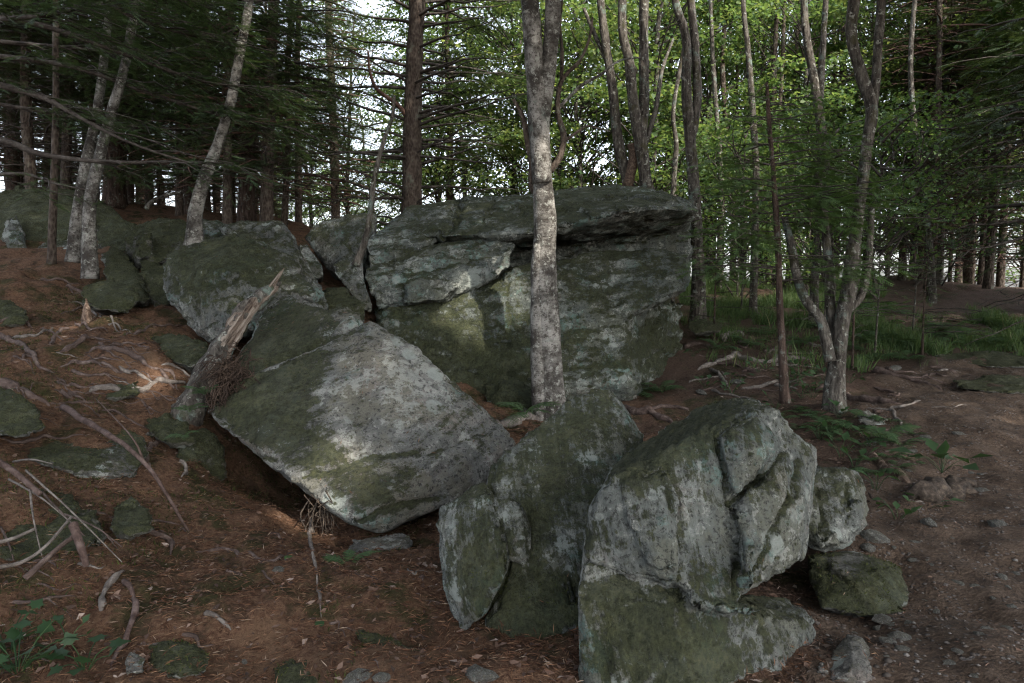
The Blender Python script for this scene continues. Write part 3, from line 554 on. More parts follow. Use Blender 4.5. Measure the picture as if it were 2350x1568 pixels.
boulder('stone', 'mossy stone block beside the pink root below the hooked root', [
 [(300,1385,3.15),(350,1370,3.2),(398,1400,3.12),(400,1435,3.0),(350,1450,2.9),(300,1430,2.98),(340,1400,3.4)]], 0.011, R['mossy'], 0.02, cat='stone', seed=23)
boulder('stone', 'low stone with dark hollow in the lower needles', [
 [(340,1480,2.8),(420,1470,2.82),(482,1500,2.78),(470,1545,2.66),(400,1560,2.6),(340,1545,2.64),(410,1510,3.0),(400,1590,2.8)]], 0.011, R['mossy'], 0.02, cat='stone', seed=24)
boulder('stone', 'small angular stone with one pale face next to the low hollowed stone', [
 [(283,1520,2.68),(300,1490,2.74),(338,1512,2.68),(335,1545,2.58),(285,1548,2.58),(310,1530,2.85)]], 0.008, R['plain'], 0.008, ((0, 0, 1), 14, 0.004), cat='stone', seed=25, chip=.005)
boulder('stone', 'half buried grey stone with mossy crown at the lowest needles', [
 [(620,1535,2.75),(660,1505,2.82),(730,1508,2.82),(775,1540,2.74),(770,1600,2.6),(640,1610,2.6),(700,1560,3.0)]], 0.011, R['mossy'], 0.02, cat='stone', seed=26)
boulder('stone', 'thin flat pointed stone on the needles left of the upright root', [
 [(488,1330,3.42),(520,1323,3.46),(560,1347,3.38),(535,1363,3.3),(505,1355,3.33),(525,1350,3.45)]], 0.008, R['plain'], 0.006, ((0, 0, 1), 14, 0.004), cat='stone', seed=27, chip=.004)
boulder('stone', 'long low mossy flagstone behind the flat pointed stone', [
 [(560,1347,3.5),(640,1315,3.6),(720,1305,3.65),(735,1330,3.55),(680,1357,3.42),(570,1365,3.38),(650,1345,3.7),(650,1375,3.5)]], 0.011, R['mossy'], 0.014, ((0, 0, 1), 14, 0.01), cat='stone', seed=28)
boulder('stone', 'grey flagstone half under the tilted boulder by the fern', [
 [(775,1295,3.9),(800,1235,4.3),(920,1220,4.4),(960,1235,4.3),(930,1285,4.0),(890,1313,3.85),(780,1310,3.8),(860,1275,4.3),(860,1325,4.0)]], 0.014, R['plain'], 0.016, ((0, 0, 1), 12, 0.012), cat='stone', seed=29)
boulder('stone', 'wide flat stepping stone with dark front edge left of the middle boulder', [
 [(760,1365,3.5),(820,1330,3.7),(980,1320,3.75),(1050,1375,3.45),(1060,1425,3.25),(980,1435,3.2),(880,1410,3.25),(770,1385,3.4),(920,1365,3.7),(950,1465,3.4)]], 0.013, R['mossy'], 0.016, ((0, 0, 1), 12, 0.012), cat='stone', seed=30)
boulder('stone', 'elongated loose dark stone lying on the needles before the middle boulder', [
 [(808,1455,2.98),(830,1443,3.02),(930,1473,2.98),(985,1497,2.9),(980,1515,2.85),(930,1513,2.84),(830,1475,2.9),(900,1485,3.0),(900,1505,2.95)]], 0.009, R['mossy'], 0.01, cat='stone', seed=31)
boulder('boulder', 'low mossy boulder at the edge of the dirt path', [
 [(1850,1280,3.75),(1880,1268,3.9),(1960,1268,3.95),(2060,1300,3.8),(2086,1365,3.55),(2080,1402,3.4),(2020,1422,3.3),(1940,1412,3.3),(1880,1392,3.35),(1970,1330,3.45),(1860,1290,4.3),(2070,1320,4.3),(1980,1440,3.8)]],
 0.014, R['mossy'], 0.025, ((0.1, 0, 1), 8, 0.015), moss=[(1980,1380,70,.5),(1950,1290,60,-.9)], seed=32)
boulder('stone', 'pale pinkish pyramid shaped stone standing on the dirt path edge', [
 [(1950,1452,2.9),(1985,1462,2.88),(2012,1500,2.8),(2016,1575,2.65),(1890,1575,2.65),(1898,1520,2.75),(1925,1490,2.82),(1950,1540,2.62),(1960,1470,3.1),(1990,1600,3.0),(1900,1600,3.0)]], 0.01, R['plain'], 0.015, cat='stone', seed=33)
boulder('stone', 'little grey stone leaning on the pale pyramid stone', [
 [(1875,1520,2.72),(1895,1512,2.75),(1900,1545,2.68),(1880,1555,2.66),(1868,1548,2.68),(1885,1535,2.85)]], 0.007, R['plain'], 0.006, cat='stone', seed=34, chip=.004)
boulder('stone', 'flat grey stone among the ferns at the foot of the forked tree', [
 [(1965,948,7.3),(1990,940,7.4),(2035,962,7.1),(2040,975,6.9),(1985,978,6.85),(1965,965,7.0),(2000,960,7.4)]], 0.018, R['plain'], 0.015, cat='stone', seed=35)
boulder('stone', 'grey stone block beside the path near the rock ledges', [
 [(2312,1005,6.6),(2340,995,6.7),(2375,1010,6.6),(2380,1035,6.3),(2330,1035,6.2),(2310,1022,6.35),(2345,1015,6.9)]], 0.016, R['plain'], 0.015, cat='stone', seed=36)
for k, (lab, h) in enumerate([
 ('dark mossy rock ledge crossing the far side of the path', [(2140,812,10.2),(2250,804,10.4),(2420,811,10.2),(2420,842,9.6),(2280,842,9.6),(2150,828,9.9),(2280,830,10.8),(2280,870,10.2)]),
 ('wide flat rock step below the dark mossy ledge', [(2180,872,8.6),(2280,860,8.9),(2420,864,8.8),(2420,898,8.1),(2300,902,8.0),(2190,888,8.3),(2300,885,9.0),(2300,925,8.6)]),
 ('moss topped rotting ledge stone on the dirt by the grass', [(1575,735,11.6),(1620,728,11.8),(1660,745,11.5),(1655,760,11.2),(1590,765,11.1),(1575,750,11.3),(1620,750,12),(1620,775,11.6)])]):
    boulder('stone', lab, [h], 0.025, R['mossy'], 0.03, ((0, 0, 1), 8, 0.02), cat='stone', seed=37+k)

# loose small stones: path pebbles and chips
pebs = []
def pebble_mesh(seed):
    bm = bmesh.new(); bmesh.ops.create_icosphere(bm, subdivisions=2, radius=1.0)
    for v in bm.verts:
        p = np.array([v.co]); k = 1+0.28*fbm(p*1.3+seed*3.3, 2, seed)[0]
        v.co = Vector((v.co.x*k*1.15, v.co.y*k*0.85, v.co.z*k*0.42))
    m = bpy.data.meshes.new('pebble'); bm.to_mesh(m); bm.free(); m.materials.append(R['plain']); return m
PM = [pebble_mesh(s) for s in range(5)]
spots = [(2030,1432,.05),(2050,1445,.04),(2015,1450,.03),(2065,1470,.045),(2040,1480,.03),(2090,1440,.03),(2075,1500,.035),(2110,1480,.025),(2150,1410,.035),(2200,1350,.04),(2290,1210,.06),(2250,1130,.05),(2130,1205,.06),(1990,1262,.05),(2225,1090,.04),(2300,1330,.03),(2180,1530,.03),(2260,1450,.025),(2320,1400,.03),(2140,1300,.03),(2000,1240,.08),(2100,1250,.03),(1690,880,.08),(1610,905,.08),(2050,850,.1),(2120,1010,.06),(2200,1000,.05),(2090,1040,.05)]
for k in range(140):
    px = rng.uniform(1960, 2345); py = rng.uniform(1000, 1560); spots.append((px, py, rng.uniform(.008, .03)*(.6 if k % 3 else 1)))
for k, (px, py, r) in enumerate(spots):
    p = ghit(px, py); o = obj('pebble', PM[k % 5], None, None, (p[0], p[1], p[2]+r*0.16+.008)); o.scale = (r, r, r); o.rotation_euler = (rng.uniform(-.2, .2), rng.uniform(-.2, .2), rng.uniform(0, 6))
    tag(o, 'small grey stone lying loose on the dirt path', 'pebble', 'loose stones on the path')
for k, (px, py, r) in enumerate([(345,1000,.04),(660,1285,.02),(1100,1555,.06),(820,1560,.05),(880,1560,.03),(300,1180,.03),(640,1310,.03),(560,1520,.02)]):
    p = ghit(px, py); o = obj('pebble', PM[k % 5], None, None, (p[0], p[1], p[2]+r*0.2)); o.scale = (r, r, r); o.rotation_euler = (rng.uniform(-.3, .3), rng.uniform(-.3, .3), rng.uniform(0, 6))
    tag(o, 'small stone lying loose on the orange needles', 'pebble', 'loose stones on the needles')

# ---------------------------------------------------------------- roots and sticks
def ground_curve(pts, n, lift):
    w3 = np.array([ghit(*p[:2]) for p in pts]); c = crom(w3, n)
    c[:, 2] = T(c[:, 0], c[:, 1])+lift; return c
def root(label, pts, w0, w1, mat='root', lift=0.3, group=None, name='tree_root', cat='root', forks=(), sides=8):
    n = max(18, len(pts)*9); mb = MB(); c = ground_curve(pts, n, 0); L = np.linspace(0, 1, n)
    dist = np.linalg.norm(c-CAM, axis=1); r = (.42 if cat == 'root' else .5)*np.interp(L, [0, 1], [w0, w1])*dist/FPX*np.interp(L, [0, .08, .8, 1], [.5, 1, 1, .35])
    r = r*(1+0.18*fbm(c*6, 2, len(pts))); c[:, 2] += r*lift; c += 1.1*r[:, None]*np.stack([vnoise(c*9, 1), vnoise(c*9, 2), vnoise(c*5, 3)*.9], 1)
    c[0, 2] -= r[0]*1.2; c[-1, 2] -= r[-1]*1.5
    tube(mb, c, r, sides*2 if cat == 'log' else sides, 0.45 if cat == 'log' else 0.3, 3, flute=.1 if cat == 'log' else .05)
    base = c.mean(0)
    o = obj(name, mb.mesh(name, True, base), M[mat], None, base); tag(o, label, cat, group)
    for k, f in enumerate(forks):
        m2 = MB(); fc = ground_curve(f[0], 20, 0); rr = np.linspace(f[1], f[2], 20)*np.linalg.norm(fc-CAM, axis=1)/FPX/2
        fc[:, 2] += rr*lift; fc[-1, 2] -= rr[-1]; tube(m2, fc, rr, 6, 0.12, 5); obj('root_fork' if cat == 'root' else 'side_branch', m2.mesh('root_fork', True, base), M[mat], o)
    return o
GR = 'exposed roots crossing the needle slope'
def stick(label, pts, w0, w1, mat='root', group=None, name='fallen_branch', cat='branch', sub=(), sides=7):
    mb = MB(); w3 = np.array([P(*p) for p in pts]); n = max(14, len(pts)*8); c = crom(w3, n); dist = np.linalg.norm(c-CAM, axis=1)
    r = np.linspace(w0, w1, n)*dist/FPX/2; c += 0.5*r[:, None]*np.stack([vnoise(c*6, 1), vnoise(c*6, 2), vnoise(c*6, 3)], 1)
    tube(mb, c, r, sides, 0.10, 2); base = c.mean(0); o = obj(name, mb.mesh(name, True, base), M[mat], None, base); tag(o, label, cat, group)
    for f in sub:
        m2 = MB(); fc = crom(np.array([P(*p) for p in f[0]]), 14); tube(m2, fc, np.linspace(f[1], f[2], 14)*np.linalg.norm(fc-CAM, axis=1)/FPX/2, 5); obj('side_twig', m2.mesh('side_twig', True, base), M[mat], o)
    return o
def gd(px, py, up=0.0):
    p = ghit(px, py); return (px, py, p[1]-0.02-up)
for k, (lab, pts, a, c, m, fk) in enumerate([
 ('thick pink brown root sweeping under the dark rock ledge', [(-20,880),(30,890),(70,905),(110,940)], 26, 18, 'root', ()),
 ('long lit root winding to the base of the leaning stub', [(205,905),(250,898),(300,905),(340,888),(395,885),(425,880)], 15, 18, 'pale_root', ()),
 ('twisting sunlit root with a forked end on the needle slope', [(225,800),(280,812),(320,825),(350,850),(395,855),(405,895)], 12, 12, 'root', [([(370,855),(385,880),(400,893)], 9, 5)]),
 ('pale root just uphill of the sunlit forked root', [(275,853),(305,862),(335,868),(350,885)], 9, 8, 'pale_root', ()),
 ('dark humped root on the upper needle slope', [(135,808),(180,795),(220,780),(255,787)], 12, 10, 'root', ()),
 ('short forked root near the small pointed stump', [(115,795),(140,765),(160,758)], 10, 8, 'root', ()),
 ('thin root line high on the needle slope', [(0,740),(60,745),(110,760),(170,782)], 9, 4, 'root', ()),
 ('brown root running down from the upper left slope', [(0,770),(40,790),(80,825),(130,860)], 16, 6, 'root', ()),
 ('thin pinkish root crossing the middle of the slope', [(155,835),(210,838),(260,850),(300,850)], 10, 6, 'root', ()),
 ('slender root below the low moss covered stone', [(155,690),(210,715),(260,745),(300,765)], 6, 4, 'pale_root', ()),
 ('dark root beside the mossy ledge stone', [(290,770),(340,758),(390,745),(420,748)], 9, 6, 'root', ()),
 ('curled root hooking over the bank by the dark hollow', [(440,1015),(420,1018),(360,1025),(338,1040),(345,1085)], 14, 11, 'root', ()),
 ('short thick root pointing down the bank beside the hollow', [(370,975),(400,990),(410,998)], 14, 10, 'root', ()),
 ('pale root tip poking from the bank under the curled root', [(410,1060),(425,1080),(415,1100)], 12, 8, 'pale_root', ()),
 ('long low root lying across the flat needles to the upright root', [(450,1270),(520,1268),(580,1275),(640,1285),(700,1265)], 9, 10, 'root', ()),
 ('smooth bent brown root rising from the needles', [(330,1225),(370,1235),(392,1250),(395,1280)], 14, 12, 'root', ()),
 ('thin root parallel to the smooth bent root', [(310,1195),(360,1205),(420,1210)], 9, 6, 'root', ()),
 ('long pink root winding down beside the mossy stone block', [(285,1340),(300,1360),(308,1400),(290,1470),(265,1510),(255,1545)], 15, 9, 'rootp', ()),
 ('pale hooked root arching over the needles', [(228,1410),(235,1375),(255,1340),(285,1318)], 15, 13, 'pale_root', ()),
 ('short pale root piece beside the low hollowed stone', [(470,1420),(500,1425),(530,1450)], 16, 10, 'pale_root', ()),
 ('slim vertical root dropping past the flagstone', [(712,1190),(715,1250),(722,1300),(730,1360),(738,1425)], 15, 5, 'pale_root', ()),
 ('low forked root beside the flagstone', [(600,1325),(630,1345),(650,1365)], 7, 4, 'root', ()),
 ('thin root by the ledge rock under the long red branch', [(0,1010),(60,1020),(130,1010),(200,1010)], 8, 5, 'root', ())]):
    if m == 'rootp':
        M.setdefault('rootp', wood_mat('pink_root_bark', (0.035, 0.022, 0.018), (0.078, 0.052, 0.044), (0.14, 0.105, 0.092), (6, 6, 6)))
    root(lab, pts, a, c, m, 0.55 if k in (17, 18, 11) else 0.35, GR, forks=fk)
for k in range(64):     # further thin roots and twigs half sunk in the needle slope
    px = rng.uniform(-20, 430); py = rng.uniform(640, 980) if k < 40 else rng.uniform(1150, 1540); L = rng.uniform(40, 170); a = rng.uniform(-.25, .75)
    if k >= 52: px = rng.uniform(430, 1000); py = rng.uniform(1230, 1540); L = rng.uniform(25, 70)
    pts = [(px+L*t*math.cos(a)+rng.uniform(-9, 9), py+L*t*math.sin(a)*.6+rng.uniform(-7, 7)) for t in np.linspace(0, 1, 5)]
    fk = [([pts[2], (pts[2][0]+L*.2, pts[2][1]+rng.uniform(5, 22)), (pts[2][0]+L*.4, pts[2][1]+rng.uniform(8, 40))], 4, 1.5)] if k % 2 else ()
    root('thin root or twig half sunk in the needle slope', pts, rng.uniform(4, 10), 2, 'root' if k % 6 else 'pale_root', 0.25, 'thin roots in the slope', sides=5, forks=fk)
for k, (lab, h) in enumerate([
 ('moss covered bank stone under the fanned dry twigs', [(-40,1130,3.9),(80,1110,4.0),(230,1165,3.8),(260,1230,3.55),(180,1290,3.35),(40,1300,3.3),(-40,1280,3.3),(90,1200,4.2),(80,1330,3.5)]),
 ('low moss lump between the ledge rock and the flat needles', [(250,1160,3.9),(300,1140,4.0),(350,1170,3.9),(355,1215,3.7),(300,1235,3.6),(250,1210,3.65),(300,1190,4.1),(300,1250,3.7)]),
 ('mossy hump on the slope below the dark humped root', [(190,850,5.7),(260,842,5.8),(320,870,5.6),(330,905,5.35),(250,915,5.3),(190,890,5.4),(260,880,5.9),(260,930,5.5)]),
 ('small mossy stone at the edge of the dark hollow', [(330,960,5.2),(390,950,5.3),(440,975,5.2),(445,1010,5.0),(390,1020,4.9),(335,995,5.0),(390,985,5.5),(390,1040,5.1)]),
 ('mossy boulder sunk beside the upper slope roots', [(-60,700,7.0),(20,690,7.2),(70,712,7.0),(60,745,6.7),(-40,752,6.6),(0,720,7.4),(0,770,6.9)])]):
    boulder('stone', lab, [h], 0.018, R['mossy'], 0.05, ((0, 0, 1), 9, 0.025), cat='stone', seed=60+k, moss=[(q[0], q[1], 60, .3) for q in h[:3]])
GB = 'fallen branches on the left bank'
stick('long straight red brown branch sloping down across the mossy ledge rock', [gd(145,935,.3),(230,985,4.3),(320,1050,4.0),(385,1140,3.9),gd(432,1220)], 14, 5, 'rootp', GB, sub=[([(330,1058,4.0),(300,1000,4.05),(220,915,4.6)], 5, 2)])
stick('red brown branch entering low over the left bank', [(-60,1030,3.7),(20,1075,3.6),(95,1135,3.5)], 14, 10, 'rootp', GB)
stick('thick pale grey branch rising to the left bank', [(-30,1305,3.0),(50,1290,3.1),(110,1250,3.15),(165,1185,3.3)], 8, 5, 'pale_root', GB)
stick('leaning brown stick propped against the broken peg branch', [(60,1325,3.05),(110,1280,3.1),(180,1225,3.2)], 12, 9, 'root', GB)
stick('short broken peg branch standing on the left bank', [(170,1205,3.2),(185,1250,3.15),(200,1300,3.15)], 17, 12, 'rootp', GB)
stick('knobbly grey stick lying left of the peg branch', [(-30,1250,3.3),(30,1235,3.35),(85,1212,3.4)], 9, 6, 'pale_root', GB)
for k, (x0, y0, x1, y1) in enumerate([(60,1080,280,1290),(95,1130,260,1300),(110,1140,240,1260),(150,1180,280,1255),(20,1100,170,1205),(0,1150,120,1230),(70,1120,100,1290),(190,1200,275,1265),(30,1060,120,1065),(0,1210,40,1340)]):
    d = 3.35+0.25*(k % 3); stick('thin dry twig fanned over the left bank', [(x0, y0, d+.2), ((x0+x1)/2+rng.uniform(-8, 8), (y0+y1)/2-8, d), (x1, y1, d-.1)], 4.5, 2, 'root' if k % 2 else 'pale_root', 'thin dry twigs on the left bank')
# right side roots and logs
root('long pale root snaking over the bare dirt by the grass', [(1600,850),(1640,838),(1690,822),(1740,832),(1800,826),(1870,828)], 14, 14, 'pale_root', .5, 'roots on the bare dirt')
root('forked pale root in front of the rock wall corner', [(1630,848),(1655,870),(1675,895)], 12, 6, 'pale_root', .5, 'roots on the bare dirt', forks=[([(1632,850),(1665,866)], 5, 3)])
root('root rising at the foot of the thin reddish sapling', [(1660,785),(1680,765),(1705,770)], 18, 12, 'pale_root', .6, 'roots on the bare dirt')
root('root stepping down the dirt toward the path', [(1870,900),(1930,905),(2000,925),(2090,930)], 18, 14, 'root', .5, 'roots on the bare dirt')
root('dark root above the stepping root on the path side', [(2000,855),(2060,865),(2130,885),(2160,900)], 15, 12, 'root', .5, 'roots on the bare dirt')
root('thin root beside the rock wall corner', [(1575,800),(1610,790),(1640,800)], 14, 9, 'root', .5, 'roots on the bare dirt')
root('pale root running to the forked tree', [(1700,895),(1780,880),(1850,878)], 10, 8, 'pale_root', .5, 'roots on the bare dirt')
root('low root by the path ledge', [(2130,845),(2180,852),(2230,870)], 10, 10, 'root', .5, 'roots on the bare dirt')
for k in range(46):
    if k < 26: px = rng.uniform(1570, 1900); py = rng.uniform(770, 900)
    elif k < 36: px = rng.uniform(1960, 2200); py = rng.uniform(850, 960)
    else: px = rng.uniform(1880, 2120); py = rng.uniform(960, 1240)
    L = rng.uniform(35, 130); a = rng.uniform(-.5, .6); pts = [(px+L*t*math.cos(a)+rng.uniform(-8, 8), py+L*t*math.sin(a)*.35+rng.uniform(-5, 5)) for t in np.linspace(0, 1, 4)]
    root('thin root or twig lying on the bare dirt behind the boulders', pts, rng.uniform(5, 11), 2.5, 'pale_root' if k % 3 == 0 else 'root', .6, 'twigs and thin roots on the bare dirt', sides=5)
root('pinkish brown log root beside the pointed middle boulder', [(1430,935),(1470,950),(1510,960),(1545,975)], 20, 20, 'root', .7, 'roots on the bare dirt', forks=[([(1490,948),(1530,938),(1580,942)], 10, 7)])
root('pale log end lying at the foot of the birch', [(1140,975),(1190,965),(1240,958)], 22, 22, 'pale_root', .7, None, 'log', 'log')
root('dead forked branch on the dirt below the flat grey stone', [(2115,920),(2075,935),(2045,945),(2070,985),(2085,1000)], 7, 6, 'pale_root', 1.2, None, 'fallen_branch', 'branch', forks=[([(2045,945),(1990,942)], 6, 3)])
root('rotting log lying across the dirt past the ferns', [(1990,1045),(2030,1070),(2085,1112)], 24, 26, 'rot', .7, None, 'rotten_log', 'log')
root('crumbling dark log stump with leafy herbs beside the path', [(2100,1150),(2150,1135),(2200,1125),(2245,1120)], 34, 42, 'darkrot', .7, None, 'rotten_log', 'log')
root('broken end piece of wood behind the middle boulder', [(1400,925),(1430,915),(1452,918)], 24, 26, 'brown', .7, None, 'rotten_log', 'log')
root('long thin fallen log lying along the far clearing', [(2060,742),(2120,740),(2220,742),(2360,738)], 10, 14, 'rot', .8, None, 'log', 'log')
root('brown stick lying on the path edge behind the mossy boulder', [(1880,1245),(1910,1250),(1940,1262)], 7, 5, 'brown', .5, 'sticks by the path', 'fallen_branch', 'branch')
root('short stick in the dirt right of the knobbly boulder', [(1990,1130),(2015,1160),(2035,1180)], 6, 4, 'brown', .5, 'sticks by the path', 'fallen_branch', 'branch')
root('dark stick on the path below the crumbling log', [(2000,1225),(2060,1210),(2040,1212)], 6, 4, 'brown', .5, 'sticks by the path', 'fallen_branch', 'branch')
o = boulder('stump', 'small pointed rotten stump on the needle slope', [[(185,735,6.75),(196,680,6.8),(202,685,6.8),(215,735,6.75),(200,745,6.6),(200,730,6.95),(200,760,6.8)]], 0.014, M['rot'], 0.015, ((1, 0, 0), 14, .01), cat='stump', seed=44, chip=0.01)

# leaning rotten stub
sb = P(425, 955, 5.55); t = empty('leaning_snag', sb, 'leaning rotten tree stub with pale bare wood against the tilted boulder', 'snag')
c = crom(np.array([P(405,975,5.5),P(450,915,5.6),P(500,815,5.85),(P(555,725,6.1)),P(600,680,6.3),P(645,648,6.45)]), 60); L = np.linspace(0, 1, 60)
r = np.interp(L, [0, .2, .5, .8, .93, 1], [38, 30, 22, 16, 10, 2])*np.linalg.norm(c-CAM, axis=1)/FPX
def grain(m, off):      # coordinates running along the stub, for the wood grain
    n = len(m.vertices); V = np.empty(n*3, np.float32); m.vertices.foreach_get('co', V); V = V.reshape(-1, 3)+off; a = c[-1]-c[0]; a = a/np.linalg.norm(a); e1 = np.cross(a, [0, 0, 1.]); e1 /= np.linalg.norm(e1); e2 = np.cross(a, e1); q = V-c[0]
    A = m.attributes.new('grain', 'FLOAT_VECTOR', 'POINT'); A.data.foreach_set('vector', np.stack([q@e1, q@e2, q@a], 1).astype(np.float32).ravel()); return m
b = NB('weathered_snag_wood'); at = b.n('ShaderNodeAttribute', attribute_name='grain'); o = at.outputs['Vector']
g1 = b.noise(b.map(o, scale=(22, 22, 1.6)), 1.6, 8, .7); g2 = b.noise(b.map(o, scale=(5, 5, 1.4)), 1.6, 6, .65); g3 = b.noise(o, 60, 5, .7)
col = b.ramp(g1, [(.34, (.035, .022, .015)), (.47, (.13, .10, .078)), (.58, (.24, .205, .17)), (.7, (.36, .32, .28))]); col = b.mix(b.step(g2, .46, .36), col, (.02, .014, .01)); col = b.mix(b.math('MULTIPLY', b.step(g2, .60, .70), .5), col, (.12, .07, .042))
M['snag'] = b.pbr(col, .85, b.bump(b.math('ADD', g1, b.math('ADD', g2, b.math('MULTIPLY', g3, .3))), .9, .03), .2)
mb = MB(); tube(mb, c, r*(1+.14*fbm(c*7, 2, 3)), 22, 0.28, 4, flute=.09); obj('trunk', grain(mb.mesh('snag_trunk', True, sb), sb), M['maple'], t)
mb = MB(); k = slice(6, 50); ax_ = np.array([.8, -.55, .1]); k = slice(8, 58); c2 = c[k]+ax_*(r[k]*np.interp(np.linspace(0, 1, 50), [0, .5, 1], [.55, .45, .2]))[:, None]; tube(mb, c2, r[k]*np.interp(np.linspace(0, 1, 50), [0, .12, .7, .95, 1], [.15, .62, .85, .8, .3]), 20, 0.45, 6, flute=.16)
obj('bare_wood', grain(mb.mesh('bare_wood', True, sb), sb), M['snag'], t)
for q0, q1, w in ((52, 59, .4), (46, 57, .3)):
    mb = MB(); a = c[q0]+ax_*r[q0]*.3; e = c[q1]+np.array([.03, 0, .10+.06*w]); tube(mb, crom(np.array([a, (a+e)/2+[.01, 0, .01], e]), 8), np.linspace(r[q0]*w, .004, 8), 6, .3); obj('splinter', grain(mb.mesh('splinter', True, sb), sb), M['snag'], t)
mb = MB()
for k in range(260):
    a = P(rng.normal(535, 22), rng.normal(860, 22), 5.45+rng.uniform(-.1, .15)); q = a+np.array([rng.normal(-.05, .09), rng.normal(-.03, .06), -abs(rng.normal(.07, .09))])
    mid = (a+q)/2+rng.normal(size=3)*.04; tube(mb, crom(np.array([a, mid, q]), 5), [.005, .005, .004, .003, .002], 3, cap=False)
for k in range(30):
    a = P(rng.normal(520, 15), rng.normal(880, 15), 5.4); q = P(490+rng.uniform(-12, 30), 935+rng.uniform(-25, 18), 5.2); mid = (a+q)/2+rng.normal(size=3)*.03
    tube(mb, crom(np.array([a, mid, q]), 6), np.linspace(.007, .003, 6), 4, cap=False)
tag(obj('root_fibres', mb.mesh('root_fibres', False, sb), M['rootlet'], t), kind='stuff')
# rootlets hanging under the tilted boulder
mb = MB(); sb = P(735, 1215, 4.35)
for k in range(34):
    a = P(rng.normal(738, 18), rng.uniform(1120, 1170), 4.42+rng.uniform(-.05, .1)); q = P(rng.normal(738, 20), rng.uniform(1165, 1240), 4.38+rng.uniform(-.06, .1)); mid = (a+q)/2+rng.normal(size=3)*.04
    tube(mb, crom(np.array([a, mid, q]), 6), np.linspace(.005, .002, 6)*rng.uniform(.4, 1.3), 4, cap=False)
tag(obj('hanging_rootlets', mb.mesh('hanging_rootlets', False, sb), M['darkrot'], None, sb), 'tangle of brown rootlets hanging under the tilted boulder', 'roots', kind='stuff')

# ---------------------------------------------------------------- foliage templates
def twig_template(n=7, L=.3, w=.05):
    V = [(0, -.012, 0), (1, 0, 0), (0, .012, 0)]; F = [(0, 1, 2)]
    for i in range(n):
        x = .06+.86*i/(n-1); l = L*(1-.55*(i/(n-1))**1.5)*(1 if i else .7)
        for s in (-1, 1):
            k = len(V); V += [(x-w/2, 0, 0), (x+w/2, 0, 0), (x+l*.72, s*l, -.05*l)]; F.append((k, k+1, k+2))
    return np.array(V, float), np.array(F)
TWF = twig_template(10, .25, .06); TW = twig_template(9, .20, .05); TWD = twig_template(11, .17, .05)
LEAF = (np.array([(0, 0, 0), (.45, .34, .10), (1, 0, -.04), (.45, -.34, .10)], float), np.array([(0, 1, 2), (0, 2, 3)]))
def lobed_leaf():
    a = [(0, 0), (.16, .30), (.02, .52), (.34, .40), (.50, .62), (.58, .34), (1, 0), (.58, -.34), (.50, -.62), (.34, -.40), (.02, -.52), (.16, -.30)]
    V = [(x, y, .12*abs(y)-.12*x*x) for x, y in a]; V.append((.4, 0, 0)); n = len(a)
    return np.array(V, float), np.array([(n, i, (i+1) % n) for i in range(n)])
MLEAF = lobed_leaf()

def conifer_branch(wood, leaf, p0, az, L, droop, rise=0.1, f0=0.25, dens=16, tw=.22, r0=.02, tpl=TW, side=.5):
    n = 8; t = np.linspace(0, 1, n); d = np.array([math.cos(az), math.sin(az), 0]); sd = np.array([-d[1], d[0], 0])
    c = p0+d*(t*L)[:, None]+np.array([0, 0, 1.])*(rise*t*L-droop*L*t*t)[:, None]+sd*(rng.normal(0, .06)*L*t*t)[:, None]
    c += .02*L*rng.normal(size=c.shape)*t[:, None]
    tube(wood, c, np.linspace(r0, .004, n), 4, cap=False)
    if leaf is None:
        for k in range(rng.integers(2, 6)):
            s = rng.uniform(.3, .95); i = min(int(s*(n-1)), n-2); a = c[i]; q = a+(d*rng.uniform(.3, .8)+sd*rng.choice([-1, 1])*rng.uniform(.3, .9)+np.array([0, 0, rng.uniform(-.4, .3)]))*L*rng.uniform(.12, .35)
            m = (a+q)/2+rng.normal(size=3)*.03*L; tube(wood, crom(np.array([a, m, q]), 4), np.linspace(r0*.4, .003, 4), 3, cap=False)
        return
    # side twigs carrying sprays
    ns = max(3, int(L*dens*.5)); s = rng.uniform(f0, 1, ns); base = np.stack([np.interp(s, t, c[:, k]) for k in range(3)], 1)
    sg = rng.choice([-1, 1], ns); sl = side*L*(1.08-s)*rng.uniform(.5, 1.1, ns)+.06
    dirs = d*rng.uniform(.5, 1.0, ns)[:, None]+sd*(sg*rng.uniform(.5, 1.0, ns))[:, None]+np.array([0, 0, 1.])*rng.uniform(-.45, .1, ns)[:, None]
    dirs /= np.linalg.norm(dirs, axis=1)[:, None]
    P_, D_, S_ = [], [], []
    for b0, dd, l in zip(base, dirs, sl):
        m = max(2, int(l/tw*3.1)); u = np.linspace(.1, 1, m)
        pts = b0+dd*(u*l)[:, None]-np.array([0, 0, .25])*((u**2)*l)[:, None]
        P_.append(pts); D_.append(dd+.55*np.cross(dd, [0, 0, 1.])*np.where(np.arange(m) % 2, 1, -1)[:, None]*(1-.6*u)[:, None]+rng.normal(0, .16, (m, 3))); S_.append(np.full(m, tw)*rng.uniform(.7, 1.25, m))
    P_ = np.concatenate(P_); D_ = np.concatenate(D_); S_ = np.concatenate(S_)
    up = np.tile([0, 0, 1.], (len(P_), 1))+rng.normal(0, .25, (len(P_), 3))
    scatter(leaf, tpl[0], tpl[1], frames(D_, up), P_, S_)

